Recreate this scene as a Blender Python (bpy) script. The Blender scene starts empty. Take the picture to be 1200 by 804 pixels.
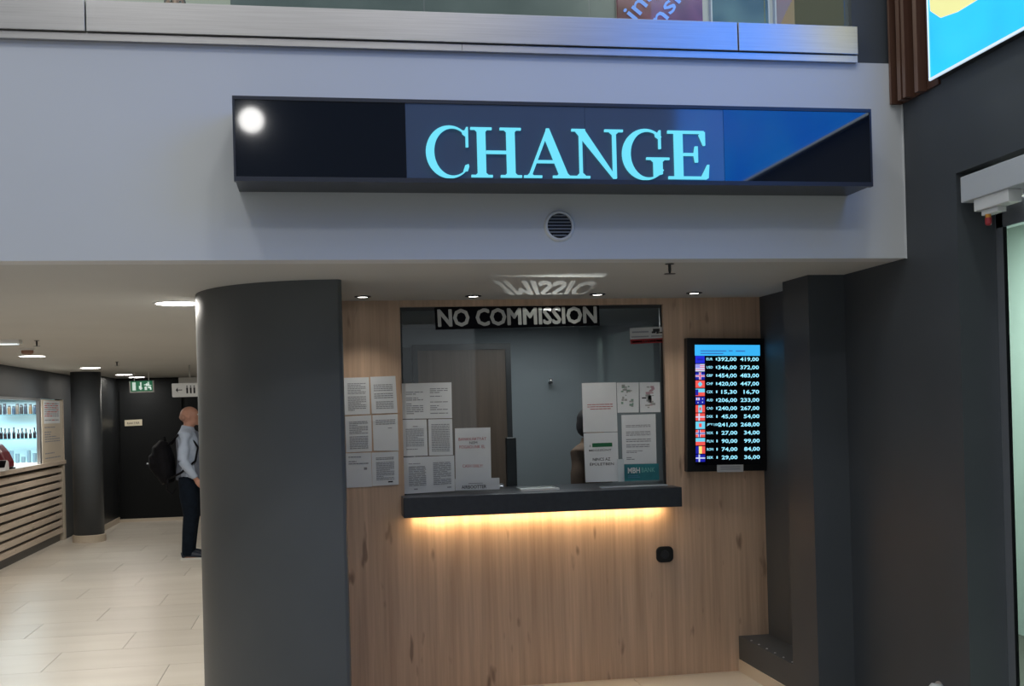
import bpy, bmesh, math, random
from mathutils import Vector, Matrix
R_ = random.Random(7)
SC = bpy.context.scene
COL = SC.collection

# ------------------------------------------------------------------ camera
F_PX, YAW, ROLL, PITCH, CY, CAM_H = 1312.7, .170704, .026111, .0070866, 470.09, 1.6
fwd = Vector((math.sin(YAW)*math.cos(PITCH), math.cos(YAW)*math.cos(PITCH), math.sin(PITCH)))
r0 = Vector((math.cos(YAW), -math.sin(YAW), 0)); u0 = r0.cross(fwd)
RT = math.cos(ROLL)*r0 - math.sin(ROLL)*u0
UP = math.sin(ROLL)*r0 + math.cos(ROLL)*u0
cd = bpy.data.cameras.new('camera'); cam = bpy.data.objects.new('camera', cd); COL.objects.link(cam)
m = Matrix.Identity(4)
for i in range(3):
    m[i][0] = RT[i]; m[i][1] = UP[i]; m[i][2] = -fwd[i]
m[2][3] = CAM_H
cam.matrix_world = m
cd.sensor_width = 36; cd.lens = F_PX/1200*36; cd.shift_y = (CY-402)/1200
cd.clip_start = .05; cd.clip_end = 100
SC.camera = cam
def ray(x, y): return (x-600)/F_PX*RT - (y-CY)/F_PX*UP + fwd
def PY(x, y, Y): d = ray(x, y); return Vector((0, 0, CAM_H)) + d*(Y/d.y)
def PX(x, y, X): d = ray(x, y); return Vector((0, 0, CAM_H)) + d*(X/d.x)

# ------------------------------------------------------------------ world, exposure, hall lights
SC.view_settings.view_transform = 'Standard'; SC.view_settings.look = 'None'
SC.view_settings.gamma = 1; SC.view_settings.use_curve_mapping = False
SC.view_settings.exposure = 0.5
w = bpy.data.worlds.new('hall_ambient'); SC.world = w; w.use_nodes = True
w.node_tree.nodes['Background'].inputs[0].default_value = (.86, .94, 1.0, 1)
w.node_tree.nodes['Background'].inputs[1].default_value = .46
def area(name, loc, size, power, col=(1, 1, 1), target=None, sy=None, spread=None):
    l = bpy.data.lights.new(name, 'AREA'); l.energy = power; l.color = col; l.size = size
    if sy: l.shape = 'RECTANGLE'; l.size_y = sy
    if spread: l.spread = spread
    o = bpy.data.objects.new(name, l); COL.objects.link(o); o.location = loc
    if target is not None:
        o.rotation_euler = (Vector(target)-Vector(loc)).to_track_quat('-Z', 'Y').to_euler()
    return o
# unseen upper floor fills added to brighten its wall, then the tall hall's lamps
area('upper_floor_fill', (-2.5, 9.0, 7.4), 1.5, 45, (1, .97, .9))
area('upper_floor_fill', (4.5, 9.5, 7.4), 1.5, 45, (1, .97, .9))
area('hall_lamp', (-1.6, 1.6, 6.4), .6, 22, (.97, .99, 1))
area('hall_lamp', (1.2, 1.6, 6.4), .6, 22, (.97, .99, 1))
area('hall_lamp', (-1.6, -1.8, 6.4), .6, 22, (.97, .99, 1))
area('hall_lamp', (1.2, -1.8, 6.4), .6, 22, (.97, .99, 1))

# ------------------------------------------------------------------ materials
def lin(c):
    return tuple(((v/255)/12.92 if v/255 <= .04045 else ((v/255+.055)/1.055)**2.4) for v in c)
MATS = {}
def mat(name, col, rough=.5, metal=0, emit=0, ecol=None, spec=None, coat=0):
    if name in MATS: return MATS[name]
    k = bpy.data.materials.new(name); k.use_nodes = True
    b = k.node_tree.nodes['Principled BSDF']
    b.inputs['Base Color'].default_value = (*col, 1); b.inputs['Roughness'].default_value = rough
    b.inputs['Metallic'].default_value = metal
    if spec is not None: b.inputs['Specular IOR Level'].default_value = spec
    if emit:
        b.inputs['Emission Color'].default_value = (*(ecol or col), 1); b.inputs['Emission Strength'].default_value = emit
    if coat: b.inputs['Coat Weight'].default_value = coat
    MATS[name] = k; return k
def nodes(k):
    t = k.node_tree; return t, t.nodes, t.links, t.nodes['Principled BSDF']
def noisy(name, c1, c2, scale=(1, 1, 1), nscale=6, rough=.5, detail=4, bump=0, spec=None, metal=0):
    k = mat(name, c1, rough, metal, spec=spec)
    t, n, l, b = nodes(k)
    tc = n.new('ShaderNodeTexCoord'); mp = n.new('ShaderNodeMapping'); mp.inputs['Scale'].default_value = scale
    ns = n.new('ShaderNodeTexNoise'); ns.inputs['Scale'].default_value = nscale; ns.inputs['Detail'].default_value = detail
    cr = n.new('ShaderNodeValToRGB'); cr.color_ramp.elements[0].color = (*c1, 1); cr.color_ramp.elements[1].color = (*c2, 1)
    cr.color_ramp.elements[0].position = .3; cr.color_ramp.elements[1].position = .7
    l.new(tc.outputs['Object'], mp.inputs['Vector']); l.new(mp.outputs[0], ns.inputs['Vector'])
    l.new(ns.outputs['Fac'], cr.inputs[0]); l.new(cr.outputs[0], b.inputs['Base Color'])
    if bump:
        bp = n.new('ShaderNodeBump'); bp.inputs['Strength'].default_value = bump
        l.new(ns.outputs['Fac'], bp.inputs['Height']); l.new(bp.outputs[0], b.inputs['Normal'])
    return k
M_fascia = noisy('fascia_paint', (.63, .63, .63), (.66, .66, .66), nscale=1.2, rough=.6)
M_ceil = noisy('ceiling_paint', (.52, .51, .48), (.55, .54, .51), nscale=1.5, rough=.7)
M_char = noisy('charcoal_paint', (.054, .061, .069), (.062, .069, .078), nscale=2.5, rough=.55)
M_charb = noisy('charcoal_gloss', (.018, .020, .022), (.022, .024, .027), nscale=2.5, rough=.35)
M_col = noisy('column_paint', (.085, .090, .092), (.095, .100, .102), nscale=2.5, rough=.5)
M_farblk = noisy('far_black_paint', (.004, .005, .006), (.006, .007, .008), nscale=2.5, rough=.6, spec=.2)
M_bluegrey = noisy('booth_wall_paint', (.25, .28, .30), (.28, .31, .33), nscale=2, rough=.7)
M_cream = mat('cream_skirting', (.60, .52, .42), .4)
M_black = mat('black_plastic', (.003, .003, .004), .35)
M_ledge = noisy('anthracite_laminate', (.022, .025, .034), (.030, .034, .044), nscale=30, rough=.35)
M_glossblk = mat('gloss_black_panel', (.004, .007, .014), .04)
M_glossblk.node_tree.nodes['Principled BSDF'].inputs['IOR'].default_value = 2.0
M_signframe = mat('sign_frame_paint', (.03, .033, .045), .35)
M_signmid = mat('smoked_acrylic', (.075, .105, .165), .08)
M_signmid.node_tree.nodes['Principled BSDF'].inputs['IOR'].default_value = 1.8
M_steel = noisy('brushed_steel', (.52, .49, .47), (.60, .57, .55), (1, 1, 60), 3, .36, metal=1)
M_alu = mat('aluminium', (.62, .63, .66), .35, .9)
M_alup = mat('silver_paint', (.55, .57, .60), .4)
M_white = mat('white_plastic', (.75, .75, .74), .4)
M_paper = noisy('paper', (.70, .73, .76), (.74, .77, .80), nscale=8, rough=.8)
M_ink = mat('grey_ink', (.27, .28, .31), .8)
M_dark = mat('black_ink', (.02, .02, .025), .7)
M_red = mat('red_ink', (.42, .05, .07), .7)
M_green = mat('green_ink', (.015, .14, .06), .7)
M_teal = noisy('teal_print', (.015, .12, .17), (.03, .28, .30), nscale=6, rough=.3)
M_lamp = mat('lamp_glow', (1, 1, 1), .5, emit=12, ecol=(1, .97, .92))
M_spot = mat('spot_glow', (1, 1, 1), .5, emit=6, ecol=(1, .96, .9))
M_cyan = mat('cyan_letter', (.02, .08, .10), .4, emit=.68, ecol=lin((112, 226, 250)))
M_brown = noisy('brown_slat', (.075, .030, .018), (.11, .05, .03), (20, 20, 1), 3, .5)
M_grout = mat('grout', (.07, .065, .055), .9)

def wood_mat(name, a, b_, c, rough=.42, dirz=True):
    k = mat(name, a, rough); t, n, l, bs = nodes(k)
    tc = n.new('ShaderNodeTexCoord')
    def nz(scale, s, d):
        mp = n.new('ShaderNodeMapping'); mp.inputs['Scale'].default_value = scale
        x = n.new('ShaderNodeTexNoise'); x.inputs['Scale'].default_value = s; x.inputs['Detail'].default_value = d
        l.new(tc.outputs['Object'], mp.inputs['Vector']); l.new(mp.outputs[0], x.inputs['Vector']); return x
    g1 = nz((9, 9, .35) if dirz else (9, .35, 9), 1.6, 5)
    g2 = nz((34, 34, .9) if dirz else (34, .9, 34), 2.0, 4)
    kn = nz((17, 17, 4.2) if dirz else (17, 4.2, 17), 1.0, 2)
    r = n.new('ShaderNodeValToRGB'); r.color_ramp.elements[0].position = .32; r.color_ramp.elements[1].position = .68
    r.color_ramp.elements[0].color = (*a, 1); r.color_ramp.elements[1].color = (*b_, 1)
    l.new(g1.outputs['Fac'], r.inputs[0])
    r2 = n.new('ShaderNodeValToRGB'); r2.color_ramp.elements[0].position = .3; r2.color_ramp.elements[1].position = .7
    r2.color_ramp.elements[0].color = (.86, .85, .84, 1); r2.color_ramp.elements[1].color = (1.08, 1.08, 1.08, 1)
    l.new(g2.outputs['Fac'], r2.inputs[0])
    mx = n.new('ShaderNodeMix'); mx.data_type = 'RGBA'; mx.blend_type = 'MULTIPLY'; mx.inputs[0].default_value = 1
    l.new(r.outputs[0], mx.inputs[6]); l.new(r2.outputs[0], mx.inputs[7])
    rk = n.new('ShaderNodeValToRGB'); rk.color_ramp.elements[0].position = .67; rk.color_ramp.elements[1].position = .76
    rk.color_ramp.elements[0].color = (0, 0, 0, 1); rk.color_ramp.elements[1].color = (.75, .75, .75, 1)
    l.new(kn.outputs['Fac'], rk.inputs[0])
    m2 = n.new('ShaderNodeMix'); m2.data_type = 'RGBA'; m2.inputs[7].default_value = (*c, 1)
    l.new(rk.outputs[0], m2.inputs[0]); l.new(mx.outputs[2], m2.inputs[6]); l.new(m2.outputs[2], bs.inputs['Base Color'])
    return k
M_wood = wood_mat('oak_laminate', (.50, .345, .24), (.64, .455, .325), (.19, .115, .078))
M_slat = wood_mat('pale_oak', (.60, .50, .41), (.70, .60, .50), (.36, .28, .2), dirz=False)
M_door = wood_mat('brown_door', (.11, .075, .05), (.15, .10, .07), (.05, .03, .02))

def tile_mat():
    k = mat('beige_tile', (.62, .56, .48), .22); t, n, l, b = nodes(k)
    oi = n.new('ShaderNodeObjectInfo'); tc = n.new('ShaderNodeTexCoord')
    ad = n.new('ShaderNodeVectorMath'); ad.operation = 'MULTIPLY_ADD'
    ad.inputs[1].default_value = (.5, 2.2, 1)
    mu = n.new('ShaderNodeMath'); mu.operation = 'MULTIPLY'; mu.inputs[1].default_value = 40
    l.new(oi.outputs['Random'], mu.inputs[0]); l.new(tc.outputs['Object'], ad.inputs[0]); l.new(mu.outputs[0], ad.inputs[2])
    ns = n.new('ShaderNodeTexNoise'); ns.inputs['Scale'].default_value = 2.2; ns.inputs['Detail'].default_value = 5
    l.new(ad.outputs[0], ns.inputs['Vector'])
    cr = n.new('ShaderNodeValToRGB'); cr.color_ramp.elements[0].position = .3; cr.color_ramp.elements[1].position = .75
    cr.color_ramp.elements[0].color = (.58, .53, .46, 1); cr.color_ramp.elements[1].color = (.66, .61, .54, 1)
    l.new(ns.outputs['Fac'], cr.inputs[0])
    mr = n.new('ShaderNodeMapRange'); mr.inputs[3].default_value = .94; mr.inputs[4].default_value = 1.03
    l.new(oi.outputs['Random'], mr.inputs[0])
    mx = n.new('ShaderNodeVectorMath'); mx.operation = 'SCALE'
    l.new(cr.outputs[0], mx.inputs[0]); l.new(mr.outputs[0], mx.inputs['Scale']); l.new(mx.outputs[0], b.inputs['Base Color'])
    return k
M_tile = tile_mat(); M_tile.node_tree.nodes['Principled BSDF'].inputs['Roughness'].default_value = .33
def glass_mat(name, tint=(.96, .98, .97), refl=1.0, rough=.02):
    k = bpy.data.materials.new(name); k.use_nodes = True; t = k.node_tree; n = t.nodes; l = t.links; n.clear()
    o = n.new('ShaderNodeOutputMaterial'); mx = n.new('ShaderNodeMixShader'); tr = n.new('ShaderNodeBsdfTransparent')
    gl = n.new('ShaderNodeBsdfGlossy'); fr = n.new('ShaderNodeFresnel'); fr.inputs[0].default_value = 1.5
    tr.inputs[0].default_value = (*tint, 1); gl.inputs['Roughness'].default_value = rough
    mu = n.new('ShaderNodeMath'); mu.operation = 'MULTIPLY'; mu.inputs[1].default_value = refl; mu.use_clamp = True
    ge = n.new('ShaderNodeNewGeometry'); m2 = n.new('ShaderNodeMath'); m2.operation = 'SUBTRACT'; m2.inputs[0].default_value = 1
    m3 = n.new('ShaderNodeMath'); m3.operation = 'MULTIPLY'
    l.new(ge.outputs['Backfacing'], m2.inputs[1]); l.new(mu.outputs[0], m3.inputs[0]); l.new(m2.outputs[0], m3.inputs[1])   # reflect at the entry face only
    l.new(fr.outputs[0], mu.inputs[0]); l.new(m3.outputs[0], mx.inputs[0])
    l.new(tr.outputs[0], mx.inputs[1]); l.new(gl.outputs[0], mx.inputs[2]); l.new(mx.outputs[0], o.inputs[0])
    return k
M_glass = glass_mat('window_glass', (.93, .96, .96), 1.4)
M_bglass = glass_mat('balustrade_glass', (.90, .95, .92), 1.2)
M_dglass = glass_mat('door_glass', (.80, .90, .86), 1.5)

# ------------------------------------------------------------------ mesh helpers
class B:
    def __init__(s): s.v = []; s.f = []; s.m = []
    def add(s, vs, fs, mi=0):
        o = len(s.v); s.v += [tuple(q) for q in vs]; s.f += [tuple(i+o for i in f) for f in fs]; s.m += [mi]*len(fs); return s
    def box(s, a, b, mi=0):
        x0, y0, z0 = a; x1, y1, z1 = b
        return s.add([(x0,y0,z0),(x1,y0,z0),(x1,y1,z0),(x0,y1,z0),(x0,y0,z1),(x1,y0,z1),(x1,y1,z1),(x0,y1,z1)],
                     [(0,3,2,1),(4,5,6,7),(0,1,5,4),(1,2,6,5),(2,3,7,6),(3,0,4,7)], mi)
    def prism(s, poly, z0, z1, mi=0, axis='z'):
        n = len(poly)
        def P(a, b, c): return (a, b, c) if axis == 'z' else ((a, c, b) if axis == 'y' else (c, a, b))
        vs = [P(a, b, z0) for a, b in poly]+[P(a, b, z1) for a, b in poly]
        fs = [tuple(range(n-1, -1, -1)), tuple(range(n, 2*n))]+[(i, (i+1) % n, n+(i+1) % n, n+i) for i in range(n)]
        return s.add(vs, fs, mi)
    def lathe(s, prof, c=(0, 0, 0), n=20, mi=0, axis='z'):
        vs = []; fs = []
        for r, h in prof:
            for i in range(n):
                a = 2*math.pi*i/n; p, q = r*math.cos(a), r*math.sin(a)
                v = (p, q, h) if axis == 'z' else ((p, h, q) if axis == 'y' else (h, p, q))
                vs.append((v[0]+c[0], v[1]+c[1], v[2]+c[2]))
        for k in range(len(prof)-1):
            for i in range(n):
                fs.append((k*n+i, k*n+(i+1) % n, (k+1)*n+(i+1) % n, (k+1)*n+i))
        fs.append(tuple(range(n-1, -1, -1))); fs.append(tuple(range((len(prof)-1)*n, len(prof)*n)))
        return s.add(vs, fs, mi)
    def tube(s, pts, rad, n=10, mi=0, ref=None):
        pts = [Vector(p) for p in pts]; k = len(pts)
        rad = [(r, r) if not isinstance(r, tuple) else r for r in (rad if isinstance(rad, list) else [rad]*k)]
        vs = []; fs = []
        for i, p in enumerate(pts):
            d = (pts[min(i+1, k-1)]-pts[max(i-1, 0)]).normalized()
            rf = Vector(ref) if ref else (Vector((0, 0, 1)) if abs(d.z) < .9 else Vector((1, 0, 0)))
            a = rf-d*rf.dot(d)
            a = a.normalized() if a.length > 1e-4 else d.orthogonal().normalized()
            b = d.cross(a)
            for j in range(n):
                t = 2*math.pi*j/n; vs.append(p+a*rad[i][0]*math.cos(t)+b*rad[i][1]*math.sin(t))
        for i in range(k-1):
            for j in range(n): fs.append((i*n+j, i*n+(j+1) % n, (i+1)*n+(j+1) % n, (i+1)*n+j))
        fs.append(tuple(range(n-1, -1, -1))); fs.append(tuple(range((k-1)*n, k*n)))
        return s.add(vs, fs, mi)
    def ball(s, c, r, n=12, mi=0):
        r = r if isinstance(r, tuple) else (r, r, r); vs = []; fs = []; h = n//2
        for i in range(1, h):
            a = math.pi*i/h
            for j in range(n):
                t = 2*math.pi*j/n
                vs.append((c[0]+r[0]*math.sin(a)*math.cos(t), c[1]+r[1]*math.sin(a)*math.sin(t), c[2]+r[2]*math.cos(a)))
        T = len(vs); vs += [(c[0], c[1], c[2]+r[2]), (c[0], c[1], c[2]-r[2])]
        for i in range(h-2):
            for j in range(n): fs.append((i*n+j, (i+1)*n+j, (i+1)*n+(j+1) % n, i*n+(j+1) % n))
        for j in range(n): fs.append((T, j, (j+1) % n)); fs.append((T+1, (h-2)*n+(j+1) % n, (h-2)*n+j))
        return s.add(vs, fs, mi)
    def build(s, name, mats, parent=None, world=True, smooth=False, bevel=0, fix=True):
        me = bpy.data.meshes.new(name)
        off = parent.location if (parent is not None and world and parent.type == 'EMPTY') else Vector((0, 0, 0))
        if parent is not None and parent.get('_org') and world: off = Vector(parent['_org'])
        me.from_pydata([tuple(Vector(q)-off) for q in s.v], [], s.f)
        mats = mats if isinstance(mats, (list, tuple)) else [mats]
        for k in mats: me.materials.append(k)
        for p, i in zip(me.polygons, s.m): p.material_index = i; p.use_smooth = smooth
        if fix:
            bm = bmesh.new(); bm.from_mesh(me); bmesh.ops.recalc_face_normals(bm, faces=bm.faces); bm.to_mesh(me); bm.free()
        o = bpy.data.objects.new(name, me); COL.objects.link(o)
        if parent is not None: o.parent = parent
        if bevel:
            md = o.modifiers.new('bevel', 'BEVEL'); md.width = bevel; md.segments = 2; md.limit_method = 'ANGLE'
        return o
def box(a, b, mi=0): return B().box(a, b, mi)
def tag(o, label=None, cat=None, group=None, kind=None):
    if label: o['label'] = label
    if cat: o['category'] = cat
    if group: o['group'] = group
    if kind: o['kind'] = kind
    return o
def thing(name, label, cat, loc=(0, 0, 0), group=None, rz=0):
    o = bpy.data.objects.new(name, None); COL.objects.link(o); o.location = loc; o.rotation_euler.z = rz
    o.empty_display_size = .1
    return tag(o, label, cat, group)
def struct(name, b, mt, label=None, **kw):
    o = b.build(name, mt, **kw); o['kind'] = 'structure'
    if label: o['label'] = label
    return o
def copy_tree(o, parent=None):
    c = o.copy(); COL.objects.link(c); c.parent = parent
    for ch in list(o.children): copy_tree(ch, c)
    return c
_tc = {}
def text_geo(s, bold=0.0):
    if (s, bold) in _tc: return _tc[(s, bold)]
    cu = bpy.data.curves.new('t', 'FONT'); cu.body = s; cu.size = 1; cu.offset = bold; cu.resolution_u = 2
    o = bpy.data.objects.new('t', cu); COL.objects.link(o)
    me = bpy.data.meshes.new_from_object(o.evaluated_get(bpy.context.evaluated_depsgraph_get()))
    vs = [(v.co.x, v.co.y) for v in me.vertices]; fs = [tuple(p.vertices) for p in me.polygons]
    bpy.data.objects.remove(o); bpy.data.curves.remove(cu); bpy.data.meshes.remove(me)
    x0 = min(v[0] for v in vs); x1 = max(v[0] for v in vs); y0 = min(v[1] for v in vs); y1 = max(v[1] for v in vs)
    vs = [((a-x0)/(x1-x0), (b-y0)/(y1-y0)) for a, b in vs]
    _tc[(s, bold)] = (vs, fs, (x1-x0)/(y1-y0)); return _tc[(s, bold)]
class Quad:
    """a flat panel given by its four world corners"""
    def __init__(s, tl, tr, bl, br):
        s.tl, s.tr, s.bl, s.br = map(Vector, (tl, tr, bl, br))
        s.n = (s.tr-s.tl).cross(s.tl-s.bl).normalized()
    def at(s, u, v, off=0):
        a = s.bl.lerp(s.br, u); b = s.tl.lerp(s.tr, u); return a.lerp(b, v)+s.n*off
    def slab(s, th, mi=0, bb=None, u=(0, 1), v=(0, 1), off=0):
        bb = bb or B(); c = [(u[0], v[0]), (u[1], v[0]), (u[1], v[1]), (u[0], v[1])]
        vs = [s.at(a, b, off) for a, b in c]+[s.at(a, b, off-th) for a, b in c]
        return bb.add(vs, [(0,1,2,3),(7,6,5,4),(0,4,5,1),(1,5,6,2),(2,6,7,3),(3,7,4,0)], mi)
    def rect(s, bb, u, v, off, mi):
        return bb.add([s.at(u[0], v[0], off), s.at(u[1], v[0], off), s.at(u[1], v[1], off), s.at(u[0], v[1], off)], [(0,1,2,3)], mi)
    def text(s, bb, t, u, v, off, mi, bold=0):
        vs, fs, _ = text_geo(t, bold)
        return bb.add([s.at(u[0]+a*(u[1]-u[0]), v[0]+b*(v[1]-v[0]), off) for a, b in vs], fs, mi)

# ------------------------------------------------------------------ key planes
ZC, YF, YW, XW, YBK = 2.235, 4.67, 6.39, 2.63, 18.2

# ------------------------------------------------------------------ floor with tiles
fl = struct('floor', box((-9, -6, -.1), (6, 19, -.004)), M_grout)
TW, TD = 1.19, .6005
tb = B().box((.002, .002, -.012), (TW-.002, TD-.002, 0))
tmesh = tb.build('tile', M_tile); tmesh.parent = fl
first = True
for k in range(-9, 18):
    y = 7.567+TD*k
    if y < 1.6: continue
    off = -1.79+(k*.3975)
    n0 = math.ceil((-5.0-off)/TW)-1
    for j in range(n0, n0+8):
        x = off+j*TW
        if x > 2.6 or x+TW < -4.9: continue
        if y > 6.5 and x > 0.05: continue
        if y > 17.9: continue
        if first: o = tmesh; first = False
        else: o = tmesh.copy(); COL.objects.link(o); o.parent = fl
        o.location = (x, y, 0)

# ------------------------------------------------------------------ ceiling of the low area, fascia, upper floor
struct('ceiling', box((-9, YF+.02, ZC), (2.9, 18.5, ZC+.12)), M_ceil)
struct('wall_fascia', box((-6.5, YF, ZC-.001), (XW-.004, YF+.12, 3.112)), M_fascia)
struct('trim_2', box((XW-.007, YF-.004, ZC-.003), (XW-.001, YF+.0, 2.93)), M_white, label='white corner bead at the end of the fascia')
struct('floor_upper', box((-6.5, YF+.12, 2.9), (9, 14, 3.10)), M_grout)

# ------------------------------------------------------------------ right wall with door recess
ZR = 2.53
wr = B()
wr.box((XW, 4.262, -.02), (XW+.19, 8.6, 3.4))
struct('wall_right', wr, M_char)
struct('wall_right_upper', box((XW, -6, ZR), (XW+.3, 4.262, 5.2)), M_char)
struct('wall_right_near', box((XW, -6, -.02), (XW+.3, 1.7, ZR)), M_char)
struct('wall_right_corner', box((XW, 4.262, 3.4), (XW+.3, 4.9, 5.2)), M_char)
# pilaster with the low bench block between it and the booth front
XA = 2.44
struct('wall_pilaster', box((XA-.004, 5.29, -.01), (XW+.01, 5.6, ZC+.01)), M_char)
o = struct('trim_1', box((XA, 5.6, .07), (XW+.02, YW+.01, .208)), M_char, label='low charcoal ledge block between pilaster and booth front')
for i in range(6):
    yy = 5.66+i*.115
    B().lathe([(.006, 0), (.006, .003), (.003, .005)], (XA+.018, yy, .208), 8).build('screw_head', M_alu, o)
struct('baseboard_right', box((XA-.006, 4.95, 0), (XW, YW, .07)), M_cream)
struct('baseboard_right_wall', box((XW-.012, 4.262, 0), (XW+.05, 5.3, .07)), M_cream)

# ------------------------------------------------------------------ half-round column
arc = []
cx, cyy, rr = .12, 6.10, .745
for i in range(0, 41):
    a = math.radians(-90-180*i/40)
    arc.append((cx+rr*math.cos(a), cyy+rr*math.sin(a)))
poly = [(cx, cyy-rr+.03), (cx-.006, cyy-rr+.008), (cx-.02, cyy-rr)]+[p for p in arc if p[0] < cx-.03]+[(cx, cyy+rr)]
cb = B().prism(poly, -.01, ZC+.01)
col = cb.build('column', M_col); col['kind'] = 'structure'; col['label'] = 'half-round charcoal column beside the booth front'
for p in col.data.polygons: p.use_smooth = len(p.vertices) == 4
try:
    md = col.modifiers.new('s', 'EDGE_SPLIT'); md.split_angle = math.radians(25)
except Exception: pass

# ------------------------------------------------------------------ booth front in oak laminate, window opening
WX0, WX1, WZ0, WZ1 = .467, 2.026, 1.06, 2.198
wf = B()
wf.box((.10, YW, 0), (WX0, YW+.05, ZC+.005)); wf.box((WX1, YW, 0), (2.645, YW+.05, ZC+.005))
wf.box((WX0, YW, 0), (WX1, YW+.05, WZ0)); wf.box((WX0, YW, WZ1), (WX1, YW+.05, ZC+.005))
struct('wall_front', wf, M_wood, label='oak laminate booth front with service window')
wn = B(); t = .012
wn.box((WX0, YW+.032, WZ0), (WX0+t, YW+.05, WZ1)); wn.box((WX1-t, YW+.032, WZ0), (WX1, YW+.05, WZ1))
wn.box((WX0+t, YW+.032, WZ1-.02), (WX1-t, YW+.05, WZ1))
win = struct('window_1', wn, M_charb, label='glazed service window of the exchange booth')
box((WX0+t, YW+.030, WZ0+.06), (WX1-t, YW+.036, WZ1-.02)).build('pane', M_glass, win)
YG = YW+.029          # outer face of the pane

# booth interior
bi = B()
bi.box((.02, YW+.05, 0), (.10, 8.5, ZC)); bi.box((.02, 8.4, 0), (2.63, 8.5, ZC))
struct('wall_booth', bi, M_bluegrey)
struct('ceiling_booth', box((.10, YW+.05, ZC-.012), (XW, 8.4, ZC)), M_bluegrey)
# interior door in the back wall
d = B(); d.box((.735, 8.37, 0), (1.40, 8.40, 2.055))
dr = struct('door_1', d, M_door, label='brown wooden door in the back wall of the booth')
df = B().box((.70, 8.36, 0), (.735, 8.4, 2.10)).box((1.40, 8.36, 0), (1.44, 8.4, 2.10)).box((.735, 8.36, 2.055), (1.40, 8.4, 2.10))
df.build('door_frame', M_charb, dr)
hd = B().lathe([(.022, 0), (.022, .006)], (1.345, 8.364, 1.02), 14, axis='y').tube([(1.345, 8.364, 1.02), (1.345, 8.325, 1.02), (1.25, 8.325, 1.02)], .008)
hd.build('handle', M_alu, dr)
# tall dark cabinet beside the door
cbx = thing('tall_cabinet', 'tall dark cabinet beside the door inside the booth', 'cabinet', (.42, 8.2, 0))
box((.12, 8.02, 0), (.66, 8.39, 2.06)).build('body', M_charb, cbx)
box((.135, 8.005, .05), (.38, 8.02, 2.04)).build('door', M_charb, cbx)
dd = box((.385, 8.005, .05), (.645, 8.02, 2.04)).build('door', M_charb, cbx)
box((.40, 7.99, 1.0), (.412, 8.006, 1.16)).build('handle', M_alu, cbx)

area('booth_lamp', (1.5, 7.5, 2.20), .6, 6, (.95, .98, 1.0))
# ------------------------------------------------------------------ service ledge
LY = 6.205
lg = thing('service_ledge', 'dark anthracite service ledge under the booth window', 'ledge', (1.25, 6.3, 1.012))
lo = box((.447, LY, 1.012), (2.05, YW, 1.124)).build('front_box', M_ledge, lg, bevel=.003)
box((WX0+.002, YW, 1.062), (WX1-.002, 6.82, 1.124)).build('inner_top', M_ledge, lg)
box((.50, YW-.05, 1.004), (2.0, YW-.03, 1.012)).build('led_strip', mat('led_strip', (1, .8, .5), .5, emit=6, ecol=(1, .62, .26)), lg)
L = area('led_strip_light', (1.25, YW-.035, 1.002), 1.46, 3.2, (1, .71, .38), target=(1.25, YW-.035, 0), sy=.012)
L.data.energy = 2.6

# ------------------------------------------------------------------ CHANGE sign box
YS = 4.44
sg = thing('change_sign', 'long dark lightbox sign with glowing cyan CHANGE lettering on the fascia', 'sign', (1.02, 4.55, 2.513))
SX0, SX1, SZ0, SZ1 = -.298, 2.348, 2.513, 2.836
box((SX0, YS+.012, SZ0), (SX1, YF, SZ1)).build('box', M_signframe, sg)
fr = B().box((SX0-.004, YS-.004, SZ0-.004), (SX1+.004, YS+.02, SZ0+.014)).box((SX0-.004, YS-.004, SZ1-.010), (SX1+.004, YS+.02, SZ1+.004))
fr.box((SX0-.004, YS-.004, SZ0+.014), (SX0+.004, YS+.02, SZ1-.01)).box((SX1-.004, YS-.004, SZ0+.014), (SX1+.004, YS+.02, SZ1-.01))
fr.build('frame', M_signframe, sg)
MX0, MX1 = .366, 1.689
box((SX0+.004, YS, SZ0+.014), (MX0-.001, YS+.012, SZ1-.01)).build('panel', M_glossblk, sg)
box((MX1+.001, YS, SZ0+.014), (SX1-.004, YS+.012, SZ1-.01)).build('panel', M_glossblk, sg)
box((MX0, YS+.001, SZ0+.014), ((MX0+MX1)/2-.001+.07, YS+.012, SZ1-.01)).build('panel', M_signmid, sg)['label'] = 'smoked grey acrylic panel behind the lettering'
box(((MX0+MX1)/2+.07, YS+.001, SZ0+.014), (MX1, YS+.012, SZ1-.01)).build('panel', M_signmid, sg)['label'] = 'smoked grey acrylic panel behind the lettering'

def ellarc(cx, cy, rx, ry, cx2, rx2, ry2, a0, a1, n=40):
    out = [(cx+rx*math.cos(math.radians(a0+(a1-a0)*i/n)), cy+ry*math.sin(math.radians(a0+(a1-a0)*i/n))) for i in range(n+1)]
    inn = [(cx2+rx2*math.cos(math.radians(a0+(a1-a0)*i/n)), cy+ry2*math.sin(math.radians(a0+(a1-a0)*i/n))) for i in range(n+1)]
    return [(out[i], out[i+1], inn[i+1], inn[i]) for i in range(n)]
def serif(x0, x1, y, up, h=.045, br=.06, sx0=None, sx1=None):
    """slab serif with small brackets joining the stem sx0..sx1"""
    P = [[(x0, y), (x1, y), (x1, y+up*h), (x0, y+up*h)]]
    if sx0 is not None:
        P.append([(sx0-br, y+up*h), (sx1+br, y+up*h), (sx1, y+up*(h+br)), (sx0, y+up*(h+br))])
    return P
def rc(x0, y0, x1, y1): return [(x0, y0), (x1, y0), (x1, y1), (x0, y1)]
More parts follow.
